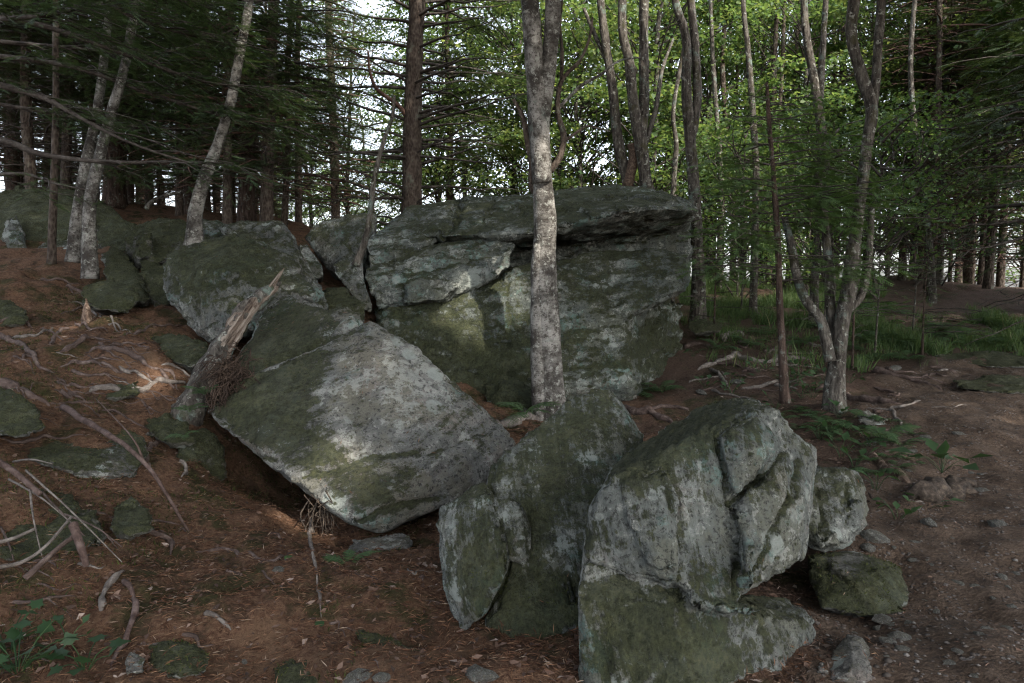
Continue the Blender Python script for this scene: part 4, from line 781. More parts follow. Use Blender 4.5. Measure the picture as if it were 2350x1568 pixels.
def spruce_lib(name, H, z0, R0, nb, dead_to, tw=.24, dens=15, topr=.1, seed=0, leafy=True):
    """crown mesh and dead-branch mesh of a spruce whose trunk base is the origin"""
    leaf, wood = MB(), MB()
    for k in range(nb):
        z = z0+(H-z0)*((k+rng.uniform(0, 1))/nb)**1.0; f = (z-z0)/(H-z0); L = (R0*(1-f)**.8+topr)*rng.uniform(.65, 1.15)
        conifer_branch(wood, leaf, np.array([0, 0, z]), rng.uniform(0, 6.283), L, .22, rng.uniform(-.05, .22), .2, dens, tw, .012+.01*L, TW)
    m1 = leaf.mesh(name+'_crown'); dead = MB()
    for k in range(int(dead_to*16)):
        z = rng.uniform(.8, z0+dead_to*.3+1.0); conifer_branch(dead, None, np.array([0, 0, z]), rng.uniform(0, 6.283), rng.uniform(.5, 1.0)*R0*.75, .15, rng.uniform(-.2, .25), r0=.014)
    dead.V += wood.V
    for kk, fl in wood.F.items(): dead.F.setdefault(kk, []).extend([f+dead.n for f in fl])
    return m1, dead.mesh(name+'_branches')
def maple_lib(name, H, z0, R0, nl, ncl, size=.09, flat=.45):
    leaf, wood = MB(), MB(); cz = []
    for k in range(ncl):
        z = rng.uniform(z0, H); rr = R0*math.sqrt(rng.uniform(.02, 1)); a = rng.uniform(0, 6.283); cz.append((rr*math.cos(a), rr*math.sin(a), z))
        b0 = np.array([0, 0, z-rr*rng.uniform(.5, 1.1)]); e = np.array(cz[-1]); m = (b0+e)/2+rng.normal(0, .15, 3)
        tube(wood, crom(np.array([b0, m, e]), 6), np.linspace(.022, .005, 6), 4, cap=False)
    cz = np.array(cz); i = rng.integers(0, ncl, nl); rad = rng.uniform(.3, .8, ncl)[i]
    pos = cz[i]+rng.normal(size=(nl, 3))*np.array([1, 1, flat*.6])*rad[:, None]*.6; pos[:, 2] -= .25*((pos[:, :2]-cz[i][:, :2])**2).sum(1)
    d = rvec(nl)*np.array([1, 1, .45])-np.array([0, 0, .25]); up = np.tile([0, 0, 1.], (nl, 1))+rng.normal(0, .45, (nl, 3))
    scatter(leaf, LEAF[0], LEAF[1], frames(d, up), pos, size*rng.uniform(.6, 1.25, nl))
    return leaf.mesh(name+'_crown'), wood.mesh(name+'_branches')
def set_mat(ms, a, c):
    ms[0].materials.append(M[a]); ms[1].materials.append(M[c]); return ms
SP = [set_mat(spruce_lib('spruce', 9.5, 1.8, 2.4, 95, 2.0, .26, 17), 'spruce_leaf', 'twig'), set_mat(spruce_lib('spruce', 11, 2.8, 2.6, 90, 3.0, .26, 17), 'spruce_leaf', 'twig'), set_mat(spruce_lib('spruce', 8.5, 1.2, 2.0, 95, 1.5, .25, 17), 'spruce_leaf', 'rust_twig')]
SPD = [set_mat(spruce_lib('dark_spruce', 12, 5.0, 1.9, 55, 5.0), 'spruce_leaf', 'rust_twig'), set_mat(spruce_lib('dark_spruce', 12, 4.2, 1.7, 55, 5.0), 'spruce_leaf', 'twig')]
MP = [set_mat(maple_lib('maple', 8.2, 1.9, 2.7, 12500, 85, .11), 'maple_leaf', 'twig'), set_mat(maple_lib('maple', 9.2, 2.4, 3.0, 13500, 95, .11), 'maple_leaf', 'twig'), set_mat(maple_lib('maple', 8, 0.9, 2.4, 12000, 80, .105), 'maple_leaf', 'twig')]
BUSH = [set_mat(maple_lib('understorey', 3.4, .5, 1.3, 3600, 30, .075), 'maple_leaf', 'twig')]

# ---------------------------------------------------------------- trees
def trunk_pts(px_pts, d, dtop=None, H=10.5):
    """pixel spine at depth d; goes on above the frame to height H"""
    dt = d if dtop is None else dtop; ys = [p[1] for p in px_pts]; w3 = [P(x, y, d+(dt-d)*(i/max(1, len(px_pts)-1))) for i, (x, y) in enumerate(px_pts)]
    if px_pts[-1][1] <= 10:
        v = w3[-1]-w3[-2]; v = v/np.linalg.norm(v)*.6+np.array([0, 0, .6]); v /= np.linalg.norm(v)
        while w3[-1][2] < H: w3.append(w3[-1]+v*1.3+rng.normal(0, .05, 3))
    return np.array(w3)
def make_trunk(t, base, spine, rb, rt, mat, sides=12, rough=.07, name='trunk', flare=1.35, seed=0, bottom=True):
    n = len(spine)*7; c = crom(spine, n); L = np.linspace(0, 1, n); r = rb+(rt-rb)*L
    if bottom: r = r*(1+(flare-1)*np.exp(-np.maximum(c[:, 2]-c[0, 2], 0)/.25))
    r = r*(1+.07*fbm(c*2.5, 2, seed)); mb = MB(); tube(mb, c, r, sides, rough, seed, flute=.05)
    return obj(name, mb.mesh(name, True, base), M[mat], t)
def px_r(w, d): return w*d/FPX/2
def tree(name, label, cat, pts, d, wb, wt, bark, crown=None, dtop=None, group=None, H=10.5, sc=1.0, extra=(), seed=0, sides=12, to_ground=False, dead=True):
    sp = trunk_pts(pts, d, dtop, H)
    z = gz(sp[0][0], sp[0][1])
    if to_ground and sp[0][2] > z-.05: sp = np.vstack([[sp[0][0], sp[0][1], z-.12], sp]) if sp[0][2]-z > .25 else np.vstack([sp[0]-np.array([0, 0, .3]), sp])
    base = np.array([sp[0][0], sp[0][1], sp[0][2]]); t = empty(name, base, label, cat, group)
    hs = [p[2] for p in sp]; ztop = P(pts[-1][0], pts[-1][1], d if dtop is None else dtop)[2]
    rb = px_r(wb, d); rt = px_r(wt, d); rt_full = rt if sp[-1][2] <= ztop+.1 else max(.02, rt*.35)
    tk = make_trunk(t, base, sp, rb, rt_full, bark, sides, seed=seed)
    for ex in extra:      # additional stems or limbs: (pts, d0, d1, w0, w1, name)
        q = np.array([P(x, y, ex[1]+(ex[2]-ex[1])*i/(len(ex[0])-1)) for i, (x, y) in enumerate(ex[0])])
        if ex[0][-1][1] <= 10 and ex[4] > 12:
            while q[-1][2] < 8.5: q = np.vstack([q, q[-1]+np.array([rng.normal(0, .12), rng.normal(0, .1), 1.2])])
        make_trunk(tk if ex[5] == 'limb' else t, base, q, px_r(ex[3], ex[1]), px_r(ex[4], ex[2]), ex[6] if len(ex) > 6 else bark, 9, name=ex[5], seed=seed+3, bottom=False)
    if crown is not None: add_crown(t, crown, sc, dead)
    return t
def add_crown(t, lib, sc=1.0, dead=True, rot=None):
    a = rng.uniform(0, 6.283) if rot is None else rot
    for nm, m in (('crown', lib[0]), ('branches', lib[1])):
        if nm == 'branches' and not dead: continue
        o = obj(nm, m, None, t)
        if nm == 'branches': o['kind'] = 'stuff'
        o.rotation_euler = (0, 0, a); o.scale = (sc, sc, sc)
def simple_tree(name, label, cat, px, d, w, bark, lib, group, H=11, lean=.0, sc=1.0):
    """background tree standing on the terrain at image column px and depth d"""
    x = (px-PW/2)/FPX*d; z = gz(x, d); base = np.array([x, d, z]); t = empty(name, base, label, cat, group)
    r = px_r(w, d); n = 7; sp = [base+np.array([0, 0, -.2])]
    lx, ly = rng.normal(0, lean, 2)
    for k in range(1, n+1): sp.append(base+np.array([lx*k*k*.12+rng.normal(0, .04), ly*k*k*.12+rng.normal(0, .04), H*k/n]))
    make_trunk(t, base, np.array(sp), r, max(.02, r*.3), bark, 8, .06, seed=int(px) % 97)
    if lib is not None: add_crown(t, lib, sc)
    return t

# hero birch
HIGH = []  # crowns above the frame, added to these trees to block the sun
t = tree('birch_tree', 'tall double stemmed birch growing between the boulders', 'tree', [(1272,985),(1268,930),(1262,800),(1252,650),(1251,500),(1241,350),(1245,260),(1262,130),(1270,0)], 7.9, 64, 38, 'birch',
     None, 7.9, H=11, sides=18, seed=2, extra=[
     ([(1240,985),(1237,900),(1234,800),(1232,650),(1236,560)], 7.84, 7.86, 40, 26, 'stem'),
     ([(1245,420),(1236,300),(1228,180),(1222,80),(1216,0)], 7.84, 7.84, 44, 36, 'stem'),
     ([(1252,450),(1225,430),(1222,370),(1213,335),(1200,270),(1178,228)], 7.95, 7.9, 26, 8, 'limb', 'spruce'),
     ([(1262,392),(1285,360),(1293,310),(1280,260),(1284,200),(1300,170),(1330,140),(1352,90),(1360,40)], 7.9, 8.1, 17, 5, 'limb', 'spruce'),
     ([(1293,325),(1330,300),(1350,290),(1400,302)], 7.95, 8.3, 8, 3, 'limb', 'spruce'),
     ([(1288,190),(1290,120),(1285,60),(1290,0)], 8.0, 8.2, 9, 5, 'limb', 'spruce'),
     ([(1280,250),(1330,200),(1380,170),(1420,140),(1470,132)], 8.0, 8.6, 9, 3, 'limb')])
HIGH += [(t, .4, 7.4, 9.6, 3.2)]
# big dark spruce behind the slabs, with bespoke sweeping branches
t = tree('spruce_tree', 'large dark spruce rising behind the flat slab with sweeping branches', 'tree', [(945,500),(945,450),(945,300),(950,150),(957,0)], 13.5, 52, 46, 'spruce', None, H=13, to_ground=True, sides=16, seed=5)
base = np.array(t.location); wood, leaf = MB(), MB(); ax = P(945, 300, 13.5)
for k in range(105):
    z = rng.uniform(2.2, 9.5); az = rng.uniform(-.9, 1.1) if k % 3 else rng.uniform(2.2, 4.2); L = rng.uniform(1.2, 3.0)
    if z < 4 and k % 2: conifer_branch(wood, None, np.array([ax[0], ax[1], z]), az, L*.9, .02, rng.uniform(-.12, .3), r0=.03)
    else: conifer_branch(wood, leaf, np.array([ax[0], ax[1], z]), az, L, .05, rng.uniform(-.05, .35), .42, 11, .22, .032, TW, .38)
obj('crown', leaf.mesh('crown', False, base), M['spruce_leaf'], t); obj('branches', wood.mesh('branches', False, base), M['twig'], t)
mb = MB(); c = crom(np.array([P(935,270,13.5),P(912,240,13.3),P(865,205,13.0),P(848,160,12.9),P(845,118,12.9)]), 16); tube(mb, c, np.linspace(.05, .02, 16), 6); obj('dead_limb', mb.mesh('dead_limb', True, base), M['rust_twig'], t)
tree('dead_sapling', 'thin crooked dead sapling leaning over the leaning slab', 'sapling', [(815,610),(835,560),(848,500),(856,430),(868,370),(885,310),(900,270),(905,220)], 8.9, 15, 7, 'maple', None)
# right clump
tree('maple_tree', 'outer pale stem of the maple clump growing behind the slab', 'tree', [(1452,470),(1440,420),(1418,320),(1405,200),(1390,100),(1378,0)], 13.2, 30, 24, 'maple', None, to_ground=True, seed=7, extra=[([(1400,150),(1370,90),(1340,20)], 13.2, 13.4, 12, 8, 'limb'), ([(1440,430),(1455,360),(1450,330)], 13.1, 13.1, 26, 22, 'dead_stem', 'rot')])
tree('maple_tree', 'lichen blotched maple with a forked top in the clump behind the slab', 'tree', [(1488,470),(1482,420),(1470,330),(1455,250),(1445,150),(1430,80),(1428,0)], 13.0, 34, 26, 'maple', None, to_ground=True, seed=8, extra=[([(1470,330),(1478,250),(1478,120),(1478,0)], 13.0, 13.2, 24, 18, 'stem'), ([(1478,340),(1505,250),(1520,160),(1545,90)], 13.0, 13.5, 13, 6, 'limb')])
tree('maple_tree', 'slender twin stemmed maple with a mossy foot beside the rock wall', 'tree', [(1603,655),(1600,560),(1592,420),(1582,300),(1575,200),(1575,90),(1550,0)], 12.5, 34, 20, 'maple', None, to_ground=True, seed=9, extra=[([(1585,330),(1600,230),(1596,120),(1585,0)], 12.5, 12.6, 20, 16, 'stem')])
tree('maple_tree', 'thin leafless limbed tree between clump and twin stemmed maple', 'tree', [(1545,470),(1548,400),(1552,330),(1545,260),(1562,150),(1575,80)], 14.0, 14, 7, 'maple', None, to_ground=True, seed=10)
# forked multi stem tree
t = tree('maple_tree', 'forked lichen spotted tree with several stems beside the path', 'tree', [(1915,945),(1920,860),(1930,760),(1948,660),(1960,560)], 7.7, 42, 28, 'maple', None, seed=11, sides=16, extra=[
    ([(1935,740),(1955,650),(1962,560),(1975,450),(1990,330),(2000,250),(1975,170),(1955,90),(1960,0)], 7.7, 7.8, 28, 22, 'stem'),
    ([(2000,260),(2010,180),(2015,100),(2022,0)], 7.8, 8.0, 22, 15, 'stem'),
    ([(1905,830),(1885,740),(1850,690),(1830,640),(1815,560),(1800,500)], 7.6, 8.0, 26, 15, 'stem'),
    ([(1915,800),(1905,700),(1900,600),(1890,480),(1875,400)], 7.8, 8.0, 24, 14, 'stem'),
    ([(1925,730),(1975,680),(1992,610),(2000,480)], 7.75, 7.9, 20, 14, 'stem')])
HIGH += [(t, 4.6, 7.4, 8.8, 2.4)]
for k, (lab, pts, d, wb, wt) in enumerate([
 ('straight dark maple stem rising behind the young fir', [(1905,640),(1895,480),(1890,350),(1870,200),(1850,80),(1845,0)], 12.0, 26, 22),
 ('slim maple stem leaning right behind the forked tree', [(1870,640),(1885,420),(1880,280),(1888,120),(1895,0)], 12.6, 20, 15),
 ('thin maple stem with twin tops behind the young fir', [(1730,640),(1735,400),(1725,220),(1715,100),(1705,0)], 13.5, 18, 14),
 ('grey maple stem at the back of the clearing', [(1650,640),(1655,420),(1640,200),(1630,0)], 16, 16, 12),
 ('narrow maple stem standing above the clearing edge', [(2140,660),(2125,480),(2100,300),(2090,150),(2100,0)], 15, 18, 12)]):
    tree('maple_tree', lab, 'tree', pts, d, wb, wt, 'maple', None, to_ground=True, seed=20+k)
# young fir
t = tree('fir_sapling', 'young fir with a thin reddish trunk and flat green sprays', 'tree', [(1802,925),(1798,850),(1790,700),(1785,550),(1775,400),(1765,280),(1760,190)], 7.6, 20, 7, 'brown', None, seed=30, sides=9, to_ground=False)
base = np.array(t.location); wood, leaf = MB(), MB(); rngs = rng
for k in range(78):
    f = rng.uniform(0, 1); py = 650-f*440; px = np.interp(py, [190, 280, 400, 550, 700], [1760, 1765, 1775, 1785, 1790]); p0 = P(px, py, 7.6)
    L = np.interp(f, [0, .25, .7, 1], [1.3, 1.5, .95, .3])*rng.uniform(.6, 1.15)*(.62 if k % 2 else 1); az = rng.uniform(-.9, .9)+(math.pi if k % 2 else 0)
    conifer_branch(wood, leaf, p0, az, L, .10, rng.uniform(0, .28), .15, 21, .17, .007, TWF, .42)
obj('crown', leaf.mesh('crown', False, base), M['fir_leaf'], t); obj('branches', wood.mesh('branches', False, base), M['twig'], t)
for k, (px, py, d, hh, n, lab) in enumerate([(1960,560,9.6,2.0,30,'small fir sapling behind the forked tree'),(2120,620,10.5,1.5,22,'bright little fir sapling at the clearing edge'),(1640,640,11.5,1.7,22,'little fir sapling beside the twin stemmed maple')]):
    x = (px-PW/2)/FPX*d; z = gz(x, d); base = np.array([x, d, z]); t = empty('fir_sapling', base, lab, 'tree'); make_trunk(t, base, np.array([base-[0, 0, .1], base+[0, 0, hh*.5], base+[.03, 0, hh]]), .018, .005, 'brown', 6)
    wood, leaf = MB(), MB()
    for j in range(n):
        f = rng.uniform(.2, 1); conifer_branch(wood, leaf, base+np.array([.03*f, 0, hh*f]), rng.uniform(0, 6.28), (1.05-f)*1.0+.15, .1, .12, .2, 13, .12, .006, TWD, .42)
    obj('crown', leaf.mesh('crown', False, base), M['fir_leaf'], t); obj('branches', wood.mesh('branches', False, base), M['twig'], t)

# left slope trees
t = tree('birch_tree', 'pale lichen covered tree standing in front of the massive rounded boulder', 'tree', [(208,640),(206,560),(205,500),(215,420),(235,340),(262,240),(285,160),(300,80),(310,0)], 8.4, 30, 22, 'birch', None, H=10, seed=40, sides=14)
HIGH += [(t, -4.0, 8.0, 9.6, 3.4)]
t = tree('birch_tree', 'greenish leaning trunk just left of the pale lichen covered tree', 'tree', [(168,602),(172,540),(182,460),(196,380),(210,320),(225,240),(240,120),(250,0)], 9.0, 28, 20, 'birch', None, H=10, seed=41)
tree('spruce_tree', 'thin straight spruce at the edge of the needle slope', 'tree', [(118,608),(121,500),(125,400),(128,250),(128,100),(128,0)], 8.8, 17, 18, 'spruce', None, H=11, seed=42)
tree('birch_tree', 'curved pale birch growing behind the round mossy boulder', 'tree', [(443,570),(446,530),(448,490),(462,430),(480,380),(500,330),(530,230),(552,110),(572,0)], 8.6, 34, 26, 'birch', None, H=10.5, seed=43, sides=14)
for k, (lab, px, top, y0, d, wb, bark, cr) in enumerate([
 ('thick brown spruce trunk behind the pale lichen covered tree', 262, 262, 480, 14, 44, 'brown', 1), ('dark spruce trunk beside the curved birch', 412, 408, 485, 13.5, 18, 'spruce', 0), ('twin spruce trunk just right of the dark spruce trunk', 432, 436, 485, 14, 20, 'brown', None),
 ('dark thin spruce over the angular boulder', 522, 530, 505, 12.5, 22, 'spruce', 2), ('thick brown spruce trunk over the angular boulder', 566, 562, 500, 13.5, 42, 'brown', 0), ('tall spruce with grey lichen bark right of the thick brown spruce', 612, 628, 500, 12.8, 32, 'spruce', 1),
 ('slim spruce trunk at the right end of the spruce row', 652, 668, 510, 14, 16, 'spruce', 2), ('reddish thin spruce trunk far behind the slope', 300, 305, 480, 17, 16, 'brown', 1), ('spruce trunk behind the greenish leaning trunk', 150, 170, 470, 13, 24, 'spruce', 0), ('dark spruce trunk on the far left of the slope', 30, 20, 430, 15, 30, 'brown', 1)]):
    tree('spruce_tree', lab, 'tree', [(px, y0), ((px*2+top)/3+rng.uniform(-3, 3), y0*.66), ((px+top*2)/3+rng.uniform(-3, 3), y0*.33), (top, 0)], d, wb, wb*.8, bark, None if cr is None else SP[cr], H=12, to_ground=True, seed=50+k)
tree('maple_tree', 'bent pale limb tree behind the twin spruce trunks', 'tree', [(335,480),(350,462),(385,448),(420,440)], 12.5, 9, 6, 'maple', None)

# overhanging hemlock just outside the left edge: long bare branches and dark sprays reach into view
t = empty('hemlock_tree', (-6.6, 7.2, gz(-6.6, 7.2)), 'dark hemlock whose long drooping branches hang over the left slope', 'tree'); base = np.array(t.location)
make_trunk(t, base, np.array([base-[0, 0, .2], base+[.1, 0, 4], base+[.2, .1, 8], base+[.2, .1, 12]]), .2, .06, 'spruce', 12, seed=61)
wood, leaf = MB(), MB()
def long_branch(pts, w0, w1, sprays):
    c = crom(np.array([P(*p) for p in pts]), 24); tube(wood, c, np.linspace(w0, w1, 24)*np.linalg.norm(c-CAM, axis=1)/FPX/2, 6, .1, 2, cap=False)
    for j in range(sprays):
        i = rng.integers(3, 23); dd = c[min(i+1, 23)]-c[i-1]; az = math.atan2(dd[1], dd[0])+rng.choice([-1, 1])*rng.uniform(.3, 1.2)
        conifer_branch(wood, leaf, c[i], az, rng.uniform(.4, 1.1), .25, .02, .15, 20, .15, .007, TWD, .45)
long_branch([(-160,310,6.9),(0,322,6.8),(100,355,6.8),(250,372,6.8),(420,372,7.0),(520,378,7.2)], 16, 3, 8)
long_branch([(-160,140,6.9),(0,195,6.8),(110,230,6.8),(220,290,6.8),(330,340,6.8),(520,400,7.0)], 15, 3, 14)
long_branch([(-160,60,6.8),(60,40,6.6),(180,20,6.6),(300,-10,6.6)], 11, 4, 22)
long_branch([(-120,420,7.0),(40,398,6.9),(120,420,6.8),(220,440,6.8)], 8, 2, 2)
long_branch([(-60,30,7.6),(100,60,7.8),(300,130,8.0),(480,190,8.2),(640,200,8.6)], 12, 3, 36)
long_branch([(-100,-60,7.6),(160,-20,7.8),(360,60,8.0),(560,110,8.4)], 12, 3, 36)
long_branch([(-100,120,8.2),(150,150,8.3),(330,210,8.5),(520,270,8.6),(600,290,8.8)], 11, 3, 36)
long_branch([(-100,-120,7.0),(200,-80,7.4),(420,-20,7.8)], 11, 3, 30)
long_branch([(-60,230,8.6),(120,260,8.8),(300,290,9.0),(470,300,9.2)], 9, 3, 30)
long_branch([(-60,90,8.8),(160,110,9.0),(380,120,9.2),(560,60,9.4)], 9, 3, 36)
long_branch([(100,-60,8.8),(300,-20,9.0),(500,10,9.2),(660,-10,9.4)], 9, 3, 30)
obj('crown', leaf.mesh('crown', False, base), M['hemlock_leaf'], t); obj('branches', wood.mesh('branches', True, base), M['twig'], t)

# background forest
GF = 'spruces in the dark wood behind the slope'
for k, (px, d) in enumerate([(690,16.5),(1030,19),(775,18.5),(-20,12.5),(90,12),(480,15.5),(70,18),(210,20),(350,19),(470,18),(500,22),(590,21),(-60,16),(330,25),(150,26)]):
    simple_tree('spruce_tree', 'dark spruce standing in the dim wood behind the slope', 'tree', px, d, rng.uniform(16, 26), 'brown' if k % 2 else 'spruce', SP[k % 3], GF, 12, .05, rng.uniform(.9, 1.15))
for k, (px, d) in enumerate([(40,22),(120,24),(230,23),(300,26),(380,24),(450,25),(540,24),(620,26),(-40,20),(180,30)]):
    simple_tree('spruce_tree', 'low branched dark spruce far back in the dim wood', 'tree', px, d, rng.uniform(12, 20), 'brown', SP[2], 'low branched spruces far back', 10, .05, rng.uniform(.9, 1.1))
for k, (px, d) in enumerate([(60,15.5),(130,17),(235,16),(310,17.5),(370,15),(455,17),(500,19),(545,16.5),(600,18),(0,14.5),(180,19),(640,20)]):
    simple_tree('fir_sapling', 'bushy young fir filling the gaps under the dark spruces', 'tree', px, d, 7, 'brown', SP[2], 'young firs under the dark spruces', 4.2, .02, rng.uniform(.38, .55))
GM = 'leafy maples behind the boulders'
for k, (px, d) in enumerate([(1330,18),(1530,20),(1700,21.5),(1830,18),(1980,20.5),(2090,23),(2220,21),(2340,24),(1430,24),(1620,25),(1180,21),(1080,24),(2150,17.5),(1290,25),(1490,17),(1610,18.5),(1760,25),(1890,24),(1250,19),(2030,27)]):
    simple_tree('maple_tree', 'yellow green leafy maple in the bright wood behind the boulders', 'tree', px, d, rng.uniform(12, 20), 'maple', MP[k % 3], GM, 10, .12, rng.uniform(.95, 1.25))
GL = 'leafy trees in the gap left of the big spruce'
for k, (px, d) in enumerate([(720,26),(800,21),(860,30),(1010,20),(640,34),(960,34),(780,40)]):
    simple_tree('maple_tree', 'pale leafy tree in the bright gap around the large dark spruce', 'tree', px, d, 11, 'maple', MP[k % 3] if k != 1 else MP[2], GL, 7, .1, rng.uniform(.7, .95))
GD = 'dark spruces beyond the crest'
for k in range(58):
    px = rng.uniform(1600, 2440); d = rng.uniform(17.5, 30)
    if k < 12: px = rng.uniform(2050, 2400); d = rng.uniform(15.5, 20)
    lib = SPD[k % 2] if px > 2080 or k % 7 == 0 else None
    simple_tree('spruce_tree', 'dark bare trunked spruce on the crest beyond the path', 'tree', px, d, rng.uniform(9, 22), 'spruce', lib, GD, 12, .04, rng.uniform(.85, 1.1))
simple_tree('fir_tree', 'dark fir crowding the right side of the path', 'tree', 2480, 9.5, 34, 'spruce', SP[0], None, 11, .02, 1.0)
simple_tree('fir_tree', 'leaning dark fir with bare lower branches past the path', 'tree', 2370, 13.5, 30, 'spruce', SP[1], None, 11, .05, .9)
for k, (px, d) in enumerate([(1690,15.5),(1850,15.5),(1760,18)]):
    x = (px-PW/2)/FPX*d; t = empty('understorey_shrub', (x, d, gz(x, d)), 'low leafy shrub under the maples at the clearing edge', 'shrub', 'shrubs at the clearing edge')
    make_trunk(t, np.array(t.location), np.array(t.location)+np.array([[0, 0, -.1], [.02, 0, 1.2], [.05, 0, 2.6]]), .02, .006, 'maple', 6); add_crown(t, BUSH[0], rng.uniform(.7, 1.0))

M['sapling_leaf'] = leaf_mat('sapling_leaves', [(0.0, (0.045, 0.095, 0.034)), (0.6, (0.075, 0.135, 0.046)), (1.0, (0.12, 0.18, 0.066))], 0.5)
YS = set_mat(maple_lib('sapling', 3.7, 1.5, 1.25, 2300, 32, .075, .3), 'sapling_leaf', 'twig')
for k, (px, d, sc_) in enumerate([(2010,10.4,.95),(2095,11.6,1.0),(1890,11.5,.95),(1700,13.5,1.0)]):
    x = (px-PW/2)/FPX*d; t = empty('maple_sapling', (x, d, gz(x, d)), 'slender leafy maple sapling in the green growth around the forked tree', 'tree', 'leafy saplings around the forked tree')
    make_trunk(t, np.array(t.location), np.array(t.location)+np.array([[0, 0, -.1], [.03, 0, 1.2], [.0, .05, 3.3]])*np.array([1, 1, sc_]), .016, .006, 'maple', 6); add_crown(t, YS, sc_)
# unseen canopy trees added around the viewpoint to block the sun from the boulders
GAPS = [(P(1110,700,8.8), .52), (P(765,1075,4.35), .34), (P(1430,1000,4.8), .36), (P(345,870,5.6), .27), (P(165,745,6.7), .28)]  # chosen sun dapples; crown leaves near the ray to each are left out
for k, (x, y, zc, rx) in enumerate([(3.2,-1.6,7.4,3.4),(6.6,1.6,7.6,3.4),(1.0,1.6,8.4,3.2),(4.2,4.2,8.4,3.4),(-1.6,-1.6,7.8,3.2),(7.6,-2.4,7.8,3.2),(4.4,-4.6,7.6,3.0),(8.6,5.4,8.2,3.0),(-2.8,3.0,9.0,3.0),(0.2,-4.6,7.4,2.8)]):
    sx = x+(1.5 if x > 2 else -1.5); sy = min(y, 0)-2.2; base = np.array([sx, sy, gz(sx, sy)])
    t = empty('maple_tree', base, 'unseen maple added behind the viewpoint to shade the boulders', 'tree', 'added canopy maples around the viewpoint')
    make_trunk(t, base, np.array([base-[0, 0, .2], base+[0, 0, 3], np.array([(sx+x)/2, (sy+y)/2, 5.2]), np.array([x, y, zc])]), .14, .05, 'maple', 9, seed=k)
    nl = 6500; u = rvec(nl)*(rng.uniform(0, 1, nl)**.4)[:, None]*np.array([rx, rx, 1.25]); pos = u+np.array([x, y, zc])
    for g, rad in GAPS:
        v = pos-g; al = v@SUN; keep = np.linalg.norm(v-al[:, None]*SUN, axis=1) > rad; pos = pos[keep]
    n = len(pos); leaf = MB(); d = rvec(n)*np.array([1, 1, .5]); up = np.tile([0.2, -.3, 1.], (n, 1))+rng.normal(0, .4, (n, 3))
    scatter(leaf, LEAF[0], LEAF[1], frames(d, up), pos, rng.uniform(.15, .25, n)); obj('crown', leaf.mesh('crown', False, base), M['canopy_leaf'], t)

def high_crown(t, x, y, zc, rx, rz, nl, mat='canopy_leaf', s0=.15, s1=.25):  # leaf mass added to block the sun, cleared along the dapple rays
    base = np.array(t.location); u = rvec(nl)*(rng.uniform(0, 1, nl)**.4)[:, None]*np.array([rx, rx, rz]); pos = u+np.array([x, y, zc])
    for g, rad in GAPS:
        v = pos-g; al = v@SUN; pos = pos[np.linalg.norm(v-al[:, None]*SUN, axis=1) > rad]
    n = len(pos); leaf = MB(); d = rvec(n)*np.array([1, 1, .5]); up = np.tile([0.2, -.3, 1.], (n, 1))+rng.normal(0, .4, (n, 3))
    scatter(leaf, LEAF[0], LEAF[1], frames(d, up), pos, rng.uniform(s0, s1, n)); obj('crown', leaf.mesh('crown', False, base), M[mat], t)
for t, x, y, zc, rx in HIGH: high_crown(t, x, y, zc, rx, 1.3, 7500)
for k, (x, y, zc, rx) in enumerate([(11.8,12,4.6,2.6),(12,7.5,6.0,3.0),(10.2,4.6,7.0,2.8),(12.0,14.2,6.6,2.7),(-9.5,3,7.5,3.0)]):  # maples added at the sides of the view to cut the sunlight
    base = np.array([x, y, gz(x, y)]); t = empty('maple_tree', base, 'leafy maple added outside the clearing to block the sun', 'tree', 'added maples flanking the boulders')
    make_trunk(t, base, np.array([base-[0, 0, .2], base+[0.1, 0, 3], base+[0, .1, zc-base[2]]]), .13, .05, 'maple', 9, seed=k); high_crown(t, x, y, zc, rx, 3.2, 9000)

# ---------------------------------------------------------------- ground plants
def frond_mesh(seed, L=1.0):
    mb = MB(); n = 15; t = np.linspace(0, 1, n); c = np.stack([t*.85, 0*t+.04*np.sin(t*3+seed), .55*t-.62*t*t], 1); tube(mb, c, np.linspace(.010, .003, n), 3, cap=False)
    s = np.linspace(.14, .98, 22); base = np.stack([np.interp(s, t, c[:, k]) for k in range(3)], 1); ln = .27*np.sin(np.clip(s*1.05, 0, 1)*math.pi)**.7*(1-.35*s)+.03
    P_, D_, S_ = [], [], []
    for b0, l, ss in zip(base, ln, s):
        for sg in (-1, 1):
            P_.append(b0); D_.append((.42, sg, -.18+rng.normal(0, .08))); S_.append(l)
    tv = np.array([(0, -.03, 0), (.14, .10, .02), (.3, .035, .02), (.45, .09, .01), (.6, .03, .0), (.75, .055, -.03), (1, 0, -.08), (.75, -.055, -.03), (.6, -.03, 0), (.45, -.09, .01), (.3, -.035, .02), (.14, -.10, .02)], float)
    tf = np.array([(0, 1, 11), (1, 2, 10), (1, 10, 11), (2, 3, 9), (2, 9, 10), (3, 4, 8), (3, 8, 9), (4, 5, 7), (4, 7, 8), (5, 6, 7)])
    D_ = np.array(D_); scatter(mb, tv, tf, frames(D_, np.tile([0, 0, 1.], (len(D_), 1))+rng.normal(0, .12, (len(D_), 3))), np.array(P_), np.array(S_)*1.0)
    m = mb.mesh('frond'); m.materials.append(M['fern_leaf']); return m
FR = [frond_mesh(s) for s in range(3)]
def fern(label, p, size, nf, group=None):
    t = empty('fern', p, label, 'fern', group)
    for k in range(nf):
        o = obj('frond', FR[k % 3], None, t); s = size*rng.uniform(.7, 1.1); o.scale = (s, s, s); o.rotation_euler = (rng.uniform(-.2, .2), rng.uniform(-.45, .15), k*6.283/nf+rng.uniform(-.4, .4))
fern('fern growing at the foot of the double stemmed birch', ghit(1205, 985)+np.array([0, -.1, .15]), .42, 7)
